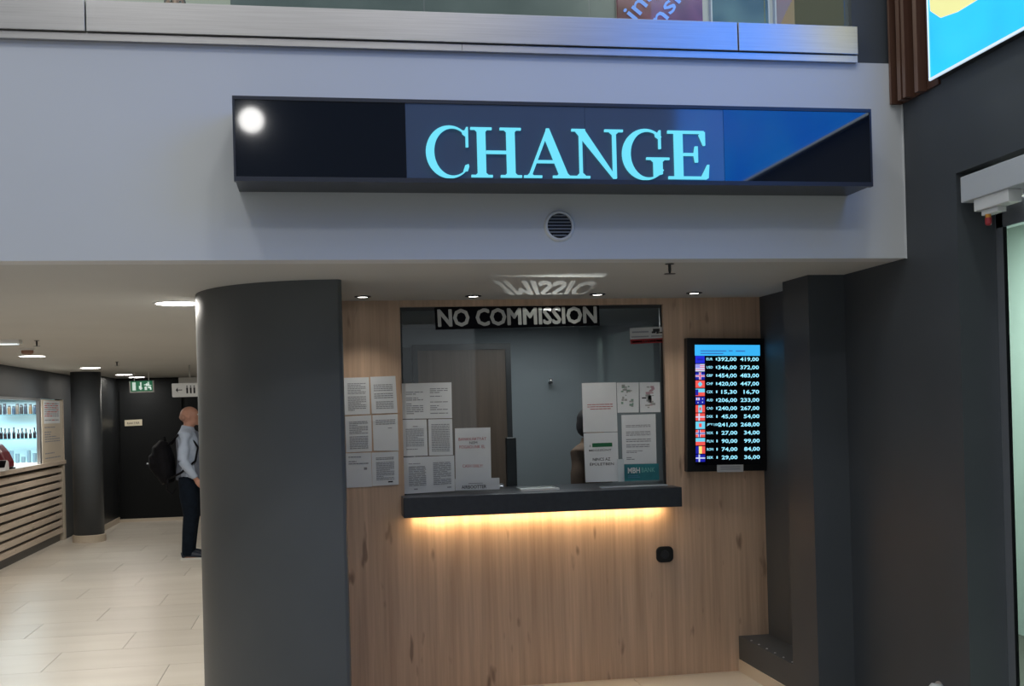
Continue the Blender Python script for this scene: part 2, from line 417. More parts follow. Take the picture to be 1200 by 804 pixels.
def glyph(c):
    P = []
    if c == 'C':
        P += ellarc(.47, .5, .47, .525, .535, .37, .475, 42, 322)
        P += [[(.80, .60), (.85, .60), (.85, 1.0), (.815, 1.0), (.76, .90), (.80, .84)]]
        P += [[(.74, .86), (.82, .80), (.82, .93), (.72, .93)]]
        P += [[(.78, .235), (.845, .26), (.86, .21), (.83, .12), (.74, .12)]]
    elif c == 'H':
        for s in (.125, .70):
            P.append(rc(s, .04, s+.165, .96)); P += serif(s-.125, s+.29, 0, 1, sx0=s, sx1=s+.165, br=.04); P += serif(s-.125, s+.29, 1, -1, sx0=s, sx1=s+.165, br=.04)
        P.append(rc(.3, .475, .7, .535))
    elif c == 'A':
        P.append([(.085, .03), (.15, .03), (.505, .93), (.47, 1.0)])
        P.append([(.46, 1.0), (.52, 1.0), (.90, .03), (.72, .03), (.43, .80)])
        P.append(rc(.24, .30, .68, .355))
        P += serif(0, .36, 0, 1, sx0=.10, sx1=.15, br=.04); P += serif(.58, 1.0, 0, 1, sx0=.70, sx1=.88, br=.04)
    elif c == 'N':
        P.append(rc(.14, .03, .20, .95)); P += serif(.0, .34, 0, 1, sx0=.14, sx1=.20); 
        P += serif(.0, .26, 1, -1); P.append([(.07, .96), (.25, .98), (.86, .0), (.80, .0), (.78, .02)])
        P.append(rc(.79, .0, .86, .96)); P += serif(.64, 1.0, 1, -1, sx0=.79, sx1=.86)
    elif c == 'G':
        P += ellarc(.46, .5, .46, .525, .515, .35, .475, 44, 322)
        P += [[(.73, .62), (.775, .62), (.775, 1.0), (.74, 1.0), (.69, .90), (.73, .85)]]
        P += [[(.67, .87), (.75, .81), (.75, .93), (.66, .94)]]
        P.append([(.62, .05), (.80, .10), (.80, .42), (.62, .42)]); P += serif(.48, .94, .44, -1, sx0=.62, sx1=.80, br=.05)
    elif c == 'E':
        P.append(rc(.12, .03, .285, .97)); P.append(rc(.0, 0, .74, .055)); P.append(rc(.0, .945, .70, 1))
        P.append(rc(.30, .485, .56, .54))
        P.append([(.52, .68), (.575, .68), (.575, .35), (.52, .35), (.50, .47), (.50, .55)])
        P.append([(.66, .97), (.72, .98), (.72, .70), (.685, .70), (.60, .92)])
        P.append([(.70, .02), (.77, .02), (.79, .30), (.755, .30), (.64, .06)])
    return P
spans = {'C': (117, 268), 'H': (275, 452), 'A': (460, 634), 'N': (630, 810), 'G': (806, 971), 'E': (967, 1110)}
wid = {'C': .86, 'H': .99, 'A': 1.0, 'N': 1.0, 'G': .94, 'E': .79}
zb = 2.532; zt = zb+.2
for c, (a, b_) in spans.items():
    xa = PY(460+a/3, 180, YS).x; xb = PY(460+b_/3, 180, YS).x
    bb = B()
    for i, P in enumerate(glyph(c)):
        dy = (i % 7)*.00012
        bb.prism([(xa+(p[0]/wid[c])*(xb-xa), zb+p[1]*(zt-zb)) for p in P], YS-.010-dy, YS+.0005, axis='y')
    bb.build('letter', M_cyan, sg)

# ------------------------------------------------------------------ round air vent on the fascia
vc = PY(655.5, 265, YF)
vt = thing('air_vent', 'round white air vent grille under the CHANGE sign', 'vent', (vc.x, YF, vc.z))
B().lathe([(.066, 0), (.066, -.006), (.060, -.013), (.054, -.013), (.052, -.002)], (vc.x, YF, vc.z), 36, axis='y').build('ring', M_white, vt, smooth=False)
B().lathe([(.0525, -.0035), (.0525, -.0025)], (vc.x, YF, vc.z), 36, axis='y').build('backing', M_black, vt)
for i in range(7):
    dz = -.042+i*.014; hw = math.sqrt(.052**2-dz*dz)
    B().add([(vc.x-hw, YF-.012, vc.z+dz-.002), (vc.x+hw, YF-.012, vc.z+dz-.002), (vc.x+hw, YF-.004, vc.z+dz+.003), (vc.x-hw, YF-.004, vc.z+dz+.003),
             (vc.x-hw, YF-.012, vc.z+dz), (vc.x+hw, YF-.012, vc.z+dz), (vc.x+hw, YF-.004, vc.z+dz+.005), (vc.x-hw, YF-.004, vc.z+dz+.005)],
            [(0,1,2,3),(7,6,5,4),(0,4,5,1),(1,5,6,2),(2,6,7,3),(3,7,4,0)]).build('slat', mat('vent_slat', (.35, .36, .38), .5), vt)

# ------------------------------------------------------------------ balustrade with steel band
rl = thing('balustrade', 'brushed steel band with glass balustrade along the upper floor edge', 'railing', (0, 4.66, 3.10))
seams = [-4.2, -2.5, -.872, 1.842, 2.405]
for a, b_ in zip(seams[:-1], seams[1:]):
    box((a+.0025, 4.632, 3.138), (b_-.0025, 4.70, 3.262)).build('steel_panel', M_steel, rl, bevel=.002)
for a, b_ in ((-4.2, .627), (.629, 2.405)): box((a, 4.645, 3.106), (b_, 4.70, 3.135)).build('lower_rail', M_steel, rl)
gs = [-4.2, -2.3, -.861, .48, 1.198, 2.001, 2.405]
for a, b_ in zip(gs[:-1], gs[1:]):
    box((a+.003, 4.712, 3.10), (b_-.003, 4.724, 4.25)).build('glass_pane', M_bglass, rl)
struct('wall_upper_pillar', box((2.41, 4.70, 3.10), (2.75, 5.3, 7)), M_char)

# upper floor background
M_cw = noisy('cream_wall', (.60, .60, .52), (.64, .64, .56), nscale=1, rough=.7)
M_dk = noisy('dark_shopfront', (.13, .16, .165), (.20, .235, .24), nscale=1.5, rough=.3)
struct('wall_upper_cream', box((-7, 12, 3.1), (-.81, 12.2, 8)), M_cw)
struct('wall_upper_dark', box((-.81, 12, 3.1), (3.35, 12.2, 8)), M_dk)
struct('wall_upper_right', box((3.35, 12, 3.1), (9, 12.2, 8)), M_cw)
def screen_mat(name, cols, scale, strength, ncol=3):
    k = bpy.data.materials.new(name); k.use_nodes = True; t, n, l, b = nodes(k)
    tc = n.new('ShaderNodeTexCoord'); ns = n.new('ShaderNodeTexNoise'); ns.inputs['Scale'].default_value = scale; ns.inputs['Detail'].default_value = 2
    cr = n.new('ShaderNodeValToRGB'); cr.color_ramp.interpolation = 'LINEAR'
    e = cr.color_ramp.elements
    e[0].position = .3; e[0].color = (*cols[0], 1); e[1].position = .7; e[1].color = (*cols[-1], 1)
    for i, c in enumerate(cols[1:-1]):
        x = e.new(.3+.4*(i+1)/(len(cols)-1)); x.color = (*c, 1)
    l.new(tc.outputs['Object'], ns.inputs['Vector']); l.new(ns.outputs['Fac'], cr.inputs[0])
    b.inputs['Base Color'].default_value = (.02, .02, .02, 1); b.inputs['Roughness'].default_value = .2
    l.new(cr.outputs[0], b.inputs['Emission Color']); b.inputs['Emission Strength'].default_value = strength
    return k
M_p1 = screen_mat('poster_red', [(.10, .01, .03), (.30, .03, .06), (.55, .12, .30), (.25, .03, .10)], 2.2, .17)
M_p2 = screen_mat('poster_green', [(.03, .05, .05), (.08, .16, .12), (.20, .35, .30)], 1.4, .35)
M_p3 = screen_mat('poster_tan', [(.20, .14, .11), (.30, .18, .14), (.14, .20, .14)], .9, .5)
pb = thing('backlit_banner', 'red backlit shop banner with slanted blue script on the upper floor', 'banner', (3.9, 11.98, 3.4))
q = Quad((3.36, 11.95, 7.3), (4.34, 11.95, 7.3), (3.36, 11.95, 3.4), (4.34, 11.95, 3.4)); q.slab(.04).build('panel', M_p1, pb)
M_bl = mat('blue_neon', (.1, .2, .6), .4, emit=.45, ecol=(.14, .30, .85))
vs, fs, asp = text_geo('inside', .01)
for j, (ox, oz) in enumerate(((3.56, 5.85), (3.80, 5.72))):
    ca, sa = math.cos(math.radians(52)), math.sin(math.radians(52)); bb = B()
    bb.add([(ox+(a*.88)*ca-(b_*.2)*sa, 11.94, oz+(a*.88)*sa+(b_*.2)*ca) for a, b_ in vs], fs); bb.build('script_lettering', M_bl, pb, fix=False)['kind'] = 'stuff'
for nm, lb, x0, x1, mt in (('shop_display', 'dark green shop display panel on the upper floor', 4.44, 5.12, M_p2), ('shop_display', 'tan and green shop display panel on the upper floor', 5.2, 5.60, M_p3)):
    t_ = thing(nm, lb, 'display', ((x0+x1)/2, 11.97, 3.4)); box((x0, 11.95, 3.4), (x1, 11.99, 7.3)).build('panel', mt, t_)
    for xf in (x0, x1): box((xf-.008, 11.93, 3.38), (xf+.008, 11.99, 7.32)).build('frame_post', M_alup, t_)

# ------------------------------------------------------------------ brown slat cladding and the big blue screen
XS = 2.575
ss = thing('advert_screen', 'large glowing blue advertising screen on the right wall', 'screen', (XS, 3.2, 2.96))
k = bpy.data.materials.new('blue_screen'); k.use_nodes = True; t, n, l, b = nodes(k)
tc = n.new('ShaderNodeTexCoord'); sp = n.new('ShaderNodeSeparateXYZ'); l.new(tc.outputs['Object'], sp.inputs[0])
ns = n.new('ShaderNodeTexNoise'); ns.inputs['Scale'].default_value = 1.6; l.new(tc.outputs['Object'], ns.inputs['Vector'])
cr = n.new('ShaderNodeValToRGB'); e = cr.color_ramp.elements
e[0].position = .3; e[0].color = (.008, .33, 1.9, 1); e[1].position = .7; e[1].color = (.014, .52, 2.0, 1)
l.new(ns.outputs['Fac'], cr.inputs[0]); l.new(cr.outputs[0], b.inputs['Emission Color']); b.inputs['Emission Strength'].default_value = 1.0
b.inputs['Base Color'].default_value = (.01, .02, .03, 1); b.inputs['Roughness'].default_value = .25
SY0 = PX(1090, 92, XS).y; SZ = 2.945
box((XS, 1.2, SZ), (XS+.003, SY0, 5.0)).build('display', k, ss)
box((XS+.003, 1.2, SZ+.002), (XW-.001, SY0-.004, 5.0)).build('housing', M_charb, ss)
B().box((XS-.004, 1.2, SZ-.006), (XS+.004, SY0+.004, SZ+.004)).box((XS-.004, SY0-.002, SZ), (XS+.012, SY0+.005, 5.0)).build('edge_trim', mat('screen_edge', (.6, .7, .8), .4, emit=.5, ecol=(.7, .85, 1)), ss)
M_yel = mat('yellow_area', (.5, .5, .2), .4, emit=.7, ecol=lin((222, 218, 150)))
pts = [PX(1089, 0, XS-.003), PX(1090, 13, XS-.003), PX(1102, 21, XS-.003), PX(1122, 14, XS-.003), PX(1145, 0, XS-.003)]
pl = [(p.y, p.z) for p in pts]+[(pts[-1].y-.5, pts[-1].z+.5), (pts[0].y, pts[-1].z+.9)]
B().prism(pl, XS-.003, XS-.001, axis='x').build('yellow_shape', M_yel, ss)
cl = thing('slat_cladding', 'brown vertical slat cladding beside the blue screen', 'cladding', (2.6, 4.6, 2.93))
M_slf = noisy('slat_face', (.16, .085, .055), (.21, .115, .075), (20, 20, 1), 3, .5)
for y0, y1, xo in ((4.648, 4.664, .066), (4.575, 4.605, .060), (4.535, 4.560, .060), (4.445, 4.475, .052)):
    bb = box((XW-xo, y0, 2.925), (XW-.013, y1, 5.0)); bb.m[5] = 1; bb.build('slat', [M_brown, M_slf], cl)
box((XW-.012, SY0+.01, 2.93), (XW-.001, 4.665, 5.0)).build('backing', M_brown, cl)

# ------------------------------------------------------------------ automatic door at the right
hdr = thing('door_operator', 'silver automatic door operator rail over the glass door', 'door operator', (2.7, 3, 2.40))
box((XW+.002, 1.75, 2.402), (XW+.16, 4.235, 2.508)).build('rail', M_alup, hdr, bevel=.003)
sn = B().box((XW+.012, 3.93, 2.352), (XW+.072, 4.16, 2.402)).box((XW+.025, 4.02, 2.330), (XW+.065, 4.13, 2.352))
sn.build('sensor_box', M_white, hdr, bevel=.003)
sb = B().lathe([(.011, 2.330), (.011, 2.315)], (XW+.03, 4.09, 0), 14).build('beacon_collar', mat('amber_plastic', (.55, .25, .03), .4), hdr)
B().lathe([(.013, 2.316), (.013, 2.292), (.009, 2.286)], (XW+.03, 4.09, 0), 14).build('beacon', mat('red_plastic', (.30, .02, .03), .4), hdr)
XD = XW+.175
dg = B().box((XD, 4.215, 0), (XD+.01, 4.262, 2.40)).box((XD, 1.72, 0), (XD+.05, 1.77, 2.40)).box((XD, 1.72, 2.30), (XD+.05, 4.26, 2.40))
do = struct('door_2', dg, M_alu, label='sliding glass door with slim metal frame')
box((XD+.001, 4.203, .02), (XD+.01, 4.215, 2.33)).build('gasket', M_black, do)
box((XD+.002, 1.77, .02), (XD+.008, 4.203, 2.30)).build('pane', M_dglass, do)
bk = B().box((4.6, -1, -.02), (4.7, 8.6, 3.2)).box((XW+.19, 8.5, -.02), (4.6, 8.6, 3.2))
struct('wall_beyond_door', bk, mat('pale_green_wall', (.55, .62, .58), .7))
struct('ceiling_beyond_door', box((XW+.2, -1, 2.78), (4.7, 8.6, 2.88)), M_ceil)
area('room_beyond_lamp', (3.8, 5.5, 2.74), 1.2, 110, (.95, 1, .97))
wb = PX(1101, 801, XW)
ds = thing('door_stop', 'small white round buffer on the right wall', 'door stop', (XW, wb.y, wb.z))
B().lathe([(.020, -.001), (.028, -.004), (.034, -.03), (.022, -.045)], (XW, wb.y, wb.z-.03), 20, axis='x').build('buffer', M_white, ds, smooth=True)
B().lathe([(.040, 0), (.040, -.004)], (XW, wb.y, wb.z-.03), 20, axis='x').build('mounting_disc', M_alu, ds)

# ------------------------------------------------------------------ NO COMMISSION strip
qn = Quad(PY(509, 360, YG-.003), PY(702, 356.5, YG-.003), PY(510.5, 386.5, YG-.003), PY(702.8, 381.5, YG-.003))
nc = thing('no_commission_strip', 'black strip with white NO COMMISSION lettering at the top of the window', 'sign', tuple(qn.at(.5, 0)))
struct('wall_unseen_rear', box((-9, -7.2, 3.4), (6, -7, 8)), M_char, label='unseen dark upper wall added at the rear of the hall')  # out of view, added to keep the sign's reflection dark
gl_ = thing('globe_lamp', 'round white globe lamp on the rear wall of the hall', 'lamp', (-.82, -7, 5.66))
B().ball((-.82, -6.84, 5.66), .17, 20).build('globe', mat('globe_glow', (1, 1, 1), .4, emit=7, ecol=(1, .98, .95)), gl_, smooth=True)
B().lathe([(.09, 0), (.09, .03), (.04, .05)], (-.82, -7, 5.66), 20, axis='y').build('wall_mount', M_alu, gl_)
M_slet = bpy.data.materials.new('strip_letter'); M_slet.use_nodes = True
t, n, l, b = nodes(M_slet); b.inputs['Base Color'].default_value = (.85, .85, .82, 1); b.inputs['Roughness'].default_value = .6
b.inputs['Alpha'].default_value = .55          # see-through so the added slot lamp's beam passes
def islands(s_, bold):
    vs, fs, _ = text_geo(s_, bold); par = list(range(len(vs)))
    def find(i):
        while par[i] != i: par[i] = par[par[i]]; i = par[i]
        return i
    for f in fs:
        for i in f[1:]: par[find(i)] = find(f[0])
    g = {}
    for f in fs: g.setdefault(find(f[0]), []).append(f)
    return vs, [g[k_] for k_ in sorted(g, key=lambda k_: min(vs[i][0] for f in g[k_] for i in f))]
vs, isl = islands('NO COMMISSION', 0)
def boolean(o, cutter, op):
    md = o.modifiers.new('cut', 'BOOLEAN'); md.operation = op; md.object = cutter; md.solver = 'EXACT'; md.use_self = True
    me_ = bpy.data.meshes.new_from_object(o.evaluated_get(bpy.context.evaluated_depsgraph_get()))
    o.modifiers.clear(); o.data = me_; return me_
def letter_prism(bb, fs_, sh_, th0, th1):
    du, dv = sh_
    ids = sorted({i for f in fs_ for i in f}); mp_ = {j: i for i, j in enumerate(ids)}; n_ = len(ids)
    P_ = lambda o_: [qn.at(.020+vs[i][0]*.960+du, .14+vs[i][1]*.74+dv, o_) for i in ids]
    F0 = [tuple(mp_[i] for i in f) for f in fs_]; cnt = {(a, b_) for f in F0 for a, b_ in zip(f, f[1:]+f[:1])}
    bb.add(P_(th0)+P_(th1), F0+[tuple(i+n_ for i in reversed(f)) for f in F0]+[(a, a+n_, b_+n_, b_) for (a, b_) in cnt if (b_, a) not in cnt])
strip = qn.slab(.002).build('strip', mat('strip_black', (.006, .006, .009), .8, spec=.1), nc); cut = B(); SH = ((0, 0), (-.0046, 0), (.0046, 0), (-.0032, .026), (.0032, .026), (-.0032, -.026), (.0032, -.026))
for fs_ in isl:
    one = B()
    for du in SH: letter_prism(one, fs_, du, .004, -.006); letter_prism(cut, fs_, du, .004, -.006)
    cu_ = one.build('cutter', M_dark, nc); lt = qn.slab(.0016, off=-.0002).build('letter', M_slet, nc)
    boolean(lt, cu_, 'INTERSECT'); bpy.data.objects.remove(cu_)
cu_ = cut.build('cutter', M_dark, nc); boolean(strip, cu_, 'DIFFERENCE'); bpy.data.objects.remove(cu_)

# ------------------------------------------------------------------ paper sheets
def sheet(name, label, cat, group, corners, Y, prints, pm=M_paper, inks=None):
    q = Quad(*[PY(x, y, Y) for x, y in corners])
    c = q.at(.5, 0)
    t = thing(name, label, cat, tuple(c), group)
    q.slab(.0012).build('sheet', pm, t)
    inks = inks or [M_ink, M_dark, M_red, M_green]
    bb = B()
    for p in prints:
        if p[0] == 'r': q.rect(bb, (p[1], p[3]), (p[2], p[4]), .0007, p[5])
        else: q.text(bb, p[1], (p[2], p[4]), (p[3], p[5]), .0009, p[6], p[7] if len(p) > 7 else 0)
    if prints: bb.build('print', inks, t, fix=False)['kind'] = 'stuff'
    return q
def para(u0, u1, v0, v1, n, seed, gap=.25, title=False, mi=0):
    r = random.Random(seed); out = []; h = (v1-v0)/n
    for i in range(n):
        y = v1-(i+1)*h
        if r.random() < gap*.5: continue
        a = u0; e = u0+(u1-u0)*(1 if r.random() > gap else r.uniform(.35, .8))
        while a < e-.01:
            w_ = r.uniform(.06, .16)
            out.append(('r', a, y+h*.22, min(e, a+w_), y+h*.66, mi)); a += w_+.014
    if title: out.append(('r', u0+.25*(u1-u0), v1+.01, u1-.25*(u1-u0), v1+.03, mi))
    return out
Z1 = lambda X, Y: (395+X/5.357, 435+Y/5.36)
Z2 = lambda X, Y: (520+X/8.043, 490+Y/8.04)
Z3 = lambda X, Y: (665+X/5.54, 435+Y/5.54)
YP = YW-.0015
GW = 'printed sheets taped on the oak panel'; GG = 'printed sheets taped inside the window corner'
S1 = [
 ([(42,42),(200,38),(48,275),(207,270)], para(.14,.86,.1,.86,17,1,.1), 'full text sheet, topmost on the oak panel beside the column'),
 ([(208,36),(366,30),(218,268),(380,262)], para(.12,.86,.6,.8,4,2)+para(.12,.86,.4,.56,3,3)+para(.18,.86,.12,.34,5,4,.1), 'sheet with three separate text blocks, topmost on the oak panel'),
 ([(50,285),(215,276),(58,510),(219,504)], para(.14,.86,.08,.86,17,5,.1), 'full text sheet in the middle row beside the column'),
 ([(222,277),(380,270),(230,500),(387,500)], para(.12,.9,.72,.88,3,6)+[('r',.6,.62,.76,.64,0)], 'nearly blank sheet in the middle row on the oak panel'),
 ([(55,516),(213,511),(60,733),(221,725)], para(.1,.88,.66,.92,4,7)+[('r',.7,.5,.82,.57,0)], 'half empty sheet in the bottom row beside the column'),
 ([(216,512),(385,505),(222,722),(387,712)], para(.16,.84,.16,.86,15,8,.1)+[('r',.6,.08,.78,.12,1)], 'signed full text sheet in the bottom row on the oak panel')]
for i, (c, p, lb) in enumerate(S1):
    sheet('notice_sheet', 'white '+lb, 'paper', GW, [Z1(*a) for a in c], YP-.0006*(i % 2), p)
S2 = [
 ([(405,78),(718,70),(412,300),(722,295)], para(.08,.42,.12,.78,12,11)+para(.56,.92,.12,.86,14,12), 'landscape sheet with two text columns, topmost in the window corner'),
 ([(410,305),(562,303),(418,535),(570,530)], para(.12,.86,.12,.76,14,13)+[('r',.42,.8,.62,.82,0)], 'sheet with a heading and text in the window, next to the oak panel'),
 ([(572,303),(722,300),(578,530),(728,527)], para(.12,.88,.1,.88,16,14,.1), 'full text sheet in the window, above the service ledge and beside a brown door'),
 ([(415,542),(735,530),(420,772),(740,752)], para(.10,.44,.2,.84,15,15,.1)+para(.58,.93,.2,.84,15,16,.1)+[('r',.2,.1,.27,.13,0),('r',.85,.1,.93,.13,0)], 'landscape sheet with two text columns, standing on the service ledge')]
for i, (c, p, lb) in enumerate(S2):
    sheet('notice_sheet', 'white '+lb, 'paper', GG, [Z1(*a) for a in c], YG-.002-.0006*(i % 2), p)
M_hol = mat('holder_acrylic', (.60, .66, .70), .15)
sheet('card_notice', 'white notice with red lettering about bank cards above the small holder', 'notice', None, [Z2(*a) for a in ((105,97),(440,88),(112,575),(448,572))], YG-.003,
      [('t','BANKKÁRTYÁT',.1,.755,.88,.825,2), ('t','NEM',.4,.685,.62,.735,1), ('t','FOGADUNK EL',.12,.6,.84,.66,2), ('t','CASH ONLY!',.2,.225,.76,.285,2)])
sheet('name_plate', 'small white plate with black capitals standing on the ledge below the card notice', 'plate', None, [Z2(*a) for a in ((105,574),(525,562),(110,682),(528,670))], YG-.02,
      [('t','AIRBOOTTER',.14,.12,.70,.42,1,.012), ('r',.3,.55,.62,.6,0)])
sheet('notice_sheet', 'white sheet with three red lines of print in the window', 'notice', 'sheets on the window by the teal card', [Z3(*a) for a in ((93,78),(315,72),(103,398),(325,392))], YG-.002,
      para(.14,.88,.545,.575,1,21,0,mi=2)+para(.14,.88,.5,.53,1,22,0,mi=2)+para(.22,.82,.455,.485,1,23,0,mi=2))
sheet('notice_sheet', 'white sheet reading NINCS AZ ÉPÜLETBEN with a green bar', 'notice', 'sheets on the window by the teal card', [Z3(*a) for a in ((105,403),(325,396),(117,722),(335,715))], YG-.0025,
      [('t','A',.15,.715,.2,.755,1,.01), ('r',.24,.71,.83,.79,3), ('t','MEGSZŰNT',.14,.625,.8,.675,1,.006), ('t','NINCS AZ',.24,.43,.76,.49,1,.006), ('t','ÉPÜLETBEN',.15,.335,.86,.40,1,.006)])
pic = []
rr_ = random.Random(5)
for i in range(26):
    u = .5+rr_.uniform(-.28, .22); v = rr_.uniform(.12, .88); w_ = rr_.uniform(.06, .2); pic.append(('r', u-w_/2, v, u+w_/2, v+rr_.uniform(.03, .08), rr_.choice((0, 0, 0, 3))))
sheet('picture_leaflet', 'small leaflet with green and grey picture, right beside the red print sheet', 'leaflet', 'leaflets on the window', [Z3(*a) for a in ((320,75),(463,73),(325,270),(463,268))], YG-.002, pic, inks=[mat('leaf_grey', (.36, .38, .38), .8), M_dark, M_red, mat('leaf_green', (.22, .36, .30), .8)])
pic = []
for i in range(22):
    v = rr_.uniform(.1, .85); w_ = rr_.uniform(.08, .24)*(1.2-abs(v-.4)); u = .48+rr_.uniform(-.18, .18); pic.append(('r', u-w_/2, v, u+w_/2, v+rr_.uniform(.03, .08), rr_.choice((0, 0, 2))))
pic += [('r', .4, .42, .56, .56, 1), ('r', .1, .46, .3, .5, 1)]
sheet('picture_leaflet', 'small leaflet with a pinkish figure, next to the oak window edge', 'leaflet', 'leaflets on the window', [Z3(*a) for a in ((468,73),(600,72),(472,268),(603,265))], YG-.002, pic, inks=[mat('leaf_grey', (.36, .38, .38), .8), M_dark, mat('leaf_pink', (.50, .33, .38), .8), M_green])
sheet('letter_sheet', 'white letter with five short paragraphs behind the teal card', 'letter', None, [Z3(*a) for a in ((350,285),(572,278),(358,604),(579,600))], YG-.002,
      para(.12,.35,.88,.91,1,31)+para(.12,.84,.74,.83,3,32)+para(.12,.84,.57,.67,3,33)+para(.12,.84,.44,.52,2,34)+para(.12,.8,.33,.41,2,35)+para(.12,.6,.22,.28,2,36)+para(.12,.35,.08,.15,2,37))
qt = sheet('teal_bank_card', 'teal card reading MBH BANK standing on the service ledge', 'card', None, [Z3(*a) for a in ((368,606),(592,600),(371,714),(596,706))], YG-.03,
      [('t','MBH',.10,.46,.45,.80,0,.02), ('t','BANK',.5,.5,.88,.78,1,.0), ('r',.1,.18,.45,.24,2), ('r',.1,.28,.4,.33,2)], pm=M_teal,
      inks=[mat('card_white', (.75, .78, .8), .5), mat('card_mint', (.22, .52, .50), .5), mat('card_blue', (.06, .22, .34), .5), M_ink])
hq = Quad(*[PY(*Z3(*a), YG-.014) for a in ((322,572),(366,570),(330,718),(370,716))])
hl = thing('leaflet_holder', 'white leaflet holder standing on the ledge behind the teal card', 'holder', tuple(hq.at(.5, 0)))
hq.slab(.004).build('back_plate', M_hol, hl)
a_ = PY(*Z3(210, 722), YG-.02); b_ = PY(*Z3(640, 700), YG-.02)
B().box((a_.x, YG-.05, 1.1245), (b_.x, YG-.008, 1.131)).build('foot', M_hol, hl)
# surveillance sticker
sheet('camera_sticker', 'white and red camera surveillance sticker high in the window corner', 'sticker', None, [(738,384.5),(777.5,383),(738.7,403.5),(778.5,401.5)], YG-.001,
      [('r',0,0,1,.3,2), ('r',.04,.09,.36,.19,4), ('r',.42,.09,.5,.19,4), ('r',.55,.09,.70,.19,4), ('r',.74,.09,.96,.19,4), ('r',.06,.68,.55,.78,0), ('r',.04,.40,.55,.48,0), ('r',.62,.40,.96,.48,0),
       ('r',.68,.70,.88,.90,1), ('r',.64,.62,.76,.74,1), ('r',.78,.58,.84,.72,1), ('r',.84,.60,.97,.68,1)],
      pm=mat('sticker_white', (.52, .53, .53), .5), inks=[M_ink, M_dark, mat('sticker_red', (.28, .015, .02), .5), M_green, mat('sticker_pink', (.55, .25, .25), .5)])

# small white tray on the ledge, black monitor edge inside
ta = Vector((1.11, LY+.14, 1.1245))
tr = thing('coin_tray', 'shallow white tray lying on the service ledge', 'tray', (1.16, LY+.2, 1.1245))
c0 = PY(608, 572, 6.5); 
x0, x1 = PY(608, 575, 6.45).x, PY(652, 573, 6.45).x
B().box((x0, 6.36, 1.1245), (x1, 6.55, 1.129)).build('base', mat('bright_white', (.88, .89, .90), .3), tr)
B().box((x0, 6.36, 1.129), (x1, 6.366, 1.135)).box((x0, 6.544, 1.129), (x1, 6.55, 1.135)).box((x0, 6.366, 1.129), (x0+.006, 6.544, 1.135)).box((x1-.006, 6.366, 1.129), (x1, 6.544, 1.135)).build('rim', M_white, tr)
mo = thing('monitor', 'black monitor seen edge-on behind the window', 'monitor', (1.19, 7.0, 1.09))
# cashier desk
dk = thing('cashier_desk', 'dark cashier desk behind the service ledge', 'desk', (1.25, 7.0, 0))
box((.12, 6.83, 1.05), (2.6, 7.25, 1.09)).build('top', M_charb, dk)
box((.14, 6.86, 0), (.18, 7.22, 1.05)).build('side_panel', M_charb, dk); box((2.54, 6.86, 0), (2.58, 7.22, 1.05)).build('side_panel', M_charb, dk)
xm0, xm1 = PY(593.5, 540, 6.9).x, PY(605, 540, 6.9).x
B().box((xm0, 6.88, 1.115), (xm1, 6.93, PY(599, 513, 6.88).z)).build('screen', M_black, mo, bevel=.004)
B().box((xm0+.005, 6.90, 1.09), (xm1+.10, 7.06, 1.10)).box((xm0+.01, 6.93, 1.10), (xm1-.01, 6.96, 1.25)).build('stand', M_black, mo)

# slot lamp added to throw the strip's lettering on the ceiling, as if reflected
SLX, SLY, SLZ = 1.74, 8.33, 1.80
sl = thing('added_slot_lamp', 'small grey slot lamp added on the back wall of the booth to project lettering', 'lamp', (SLX, 8.4, SLZ))
aim = (Vector((1.335, 6.42, 2.132))-Vector((SLX, SLY, SLZ))).normalized()
sx_ = aim.cross(Vector((0, 0, 1))).normalized(); sz_ = sx_.cross(aim)
def slp(a, b_, c): return Vector((SLX, SLY, SLZ))+sx_*a+sz_*b_+aim*c
def obox(bb, a, b_):
    vs_ = [slp(x, z, y) for z in (a[2], b_[2]) for (x, y) in ((a[0], a[1]), (b_[0], a[1]), (b_[0], b_[1]), (a[0], b_[1]))]
    return bb.add(vs_, [(0,3,2,1),(4,5,6,7),(0,1,5,4),(1,2,6,5),(2,3,7,6),(3,0,4,7)])
D_ = .06; hw_ = .185*D_/1.95; h0_ = -.060*D_/1.95; h1_ = .050*D_/1.95
bb = B()
obox(bb, (-.011, D_, h1_), (.011, D_+.002, .011)); obox(bb, (-.011, D_, -.011), (.011, D_+.002, h0_))
obox(bb, (-.011, D_, h0_), (-hw_, D_+.002, h1_)); obox(bb, (hw_, D_, h0_), (.011, D_+.002, h1_))
for a, b_ in (((-.012, -.01, .011), (.012, D_+.002, .012)), ((-.012, -.01, -.012), (.012, D_+.002, -.011)), ((-.012, -.01, -.011), (-.011, D_+.002, .011)), ((.011, -.01, -.011), (.012, D_+.002, .011))): obox(bb, a, b_)
bb.build('housing', M_black, sl)
B().lathe([(.012, 8.4), (.012, 8.385), (.006, 8.335)], (SLX, 0, SLZ), 14, axis='y').build('wall_mount', M_bluegrey, sl)
l_ = bpy.data.lights.new('added_slot_beam', 'SPOT'); l_.energy = 240; l_.spot_size = math.radians(13); l_.spot_blend = 0; l_.shadow_soft_size = .0003; l_.color = (1, .98, .92)
lo_ = bpy.data.objects.new('added_slot_beam', l_); COL.objects.link(lo_); lo_.location = Vector((SLX, SLY, SLZ))-Vector(sl.location); lo_.rotation_euler = aim.to_track_quat('-Z', 'Y').to_euler(); lo_.parent = sl

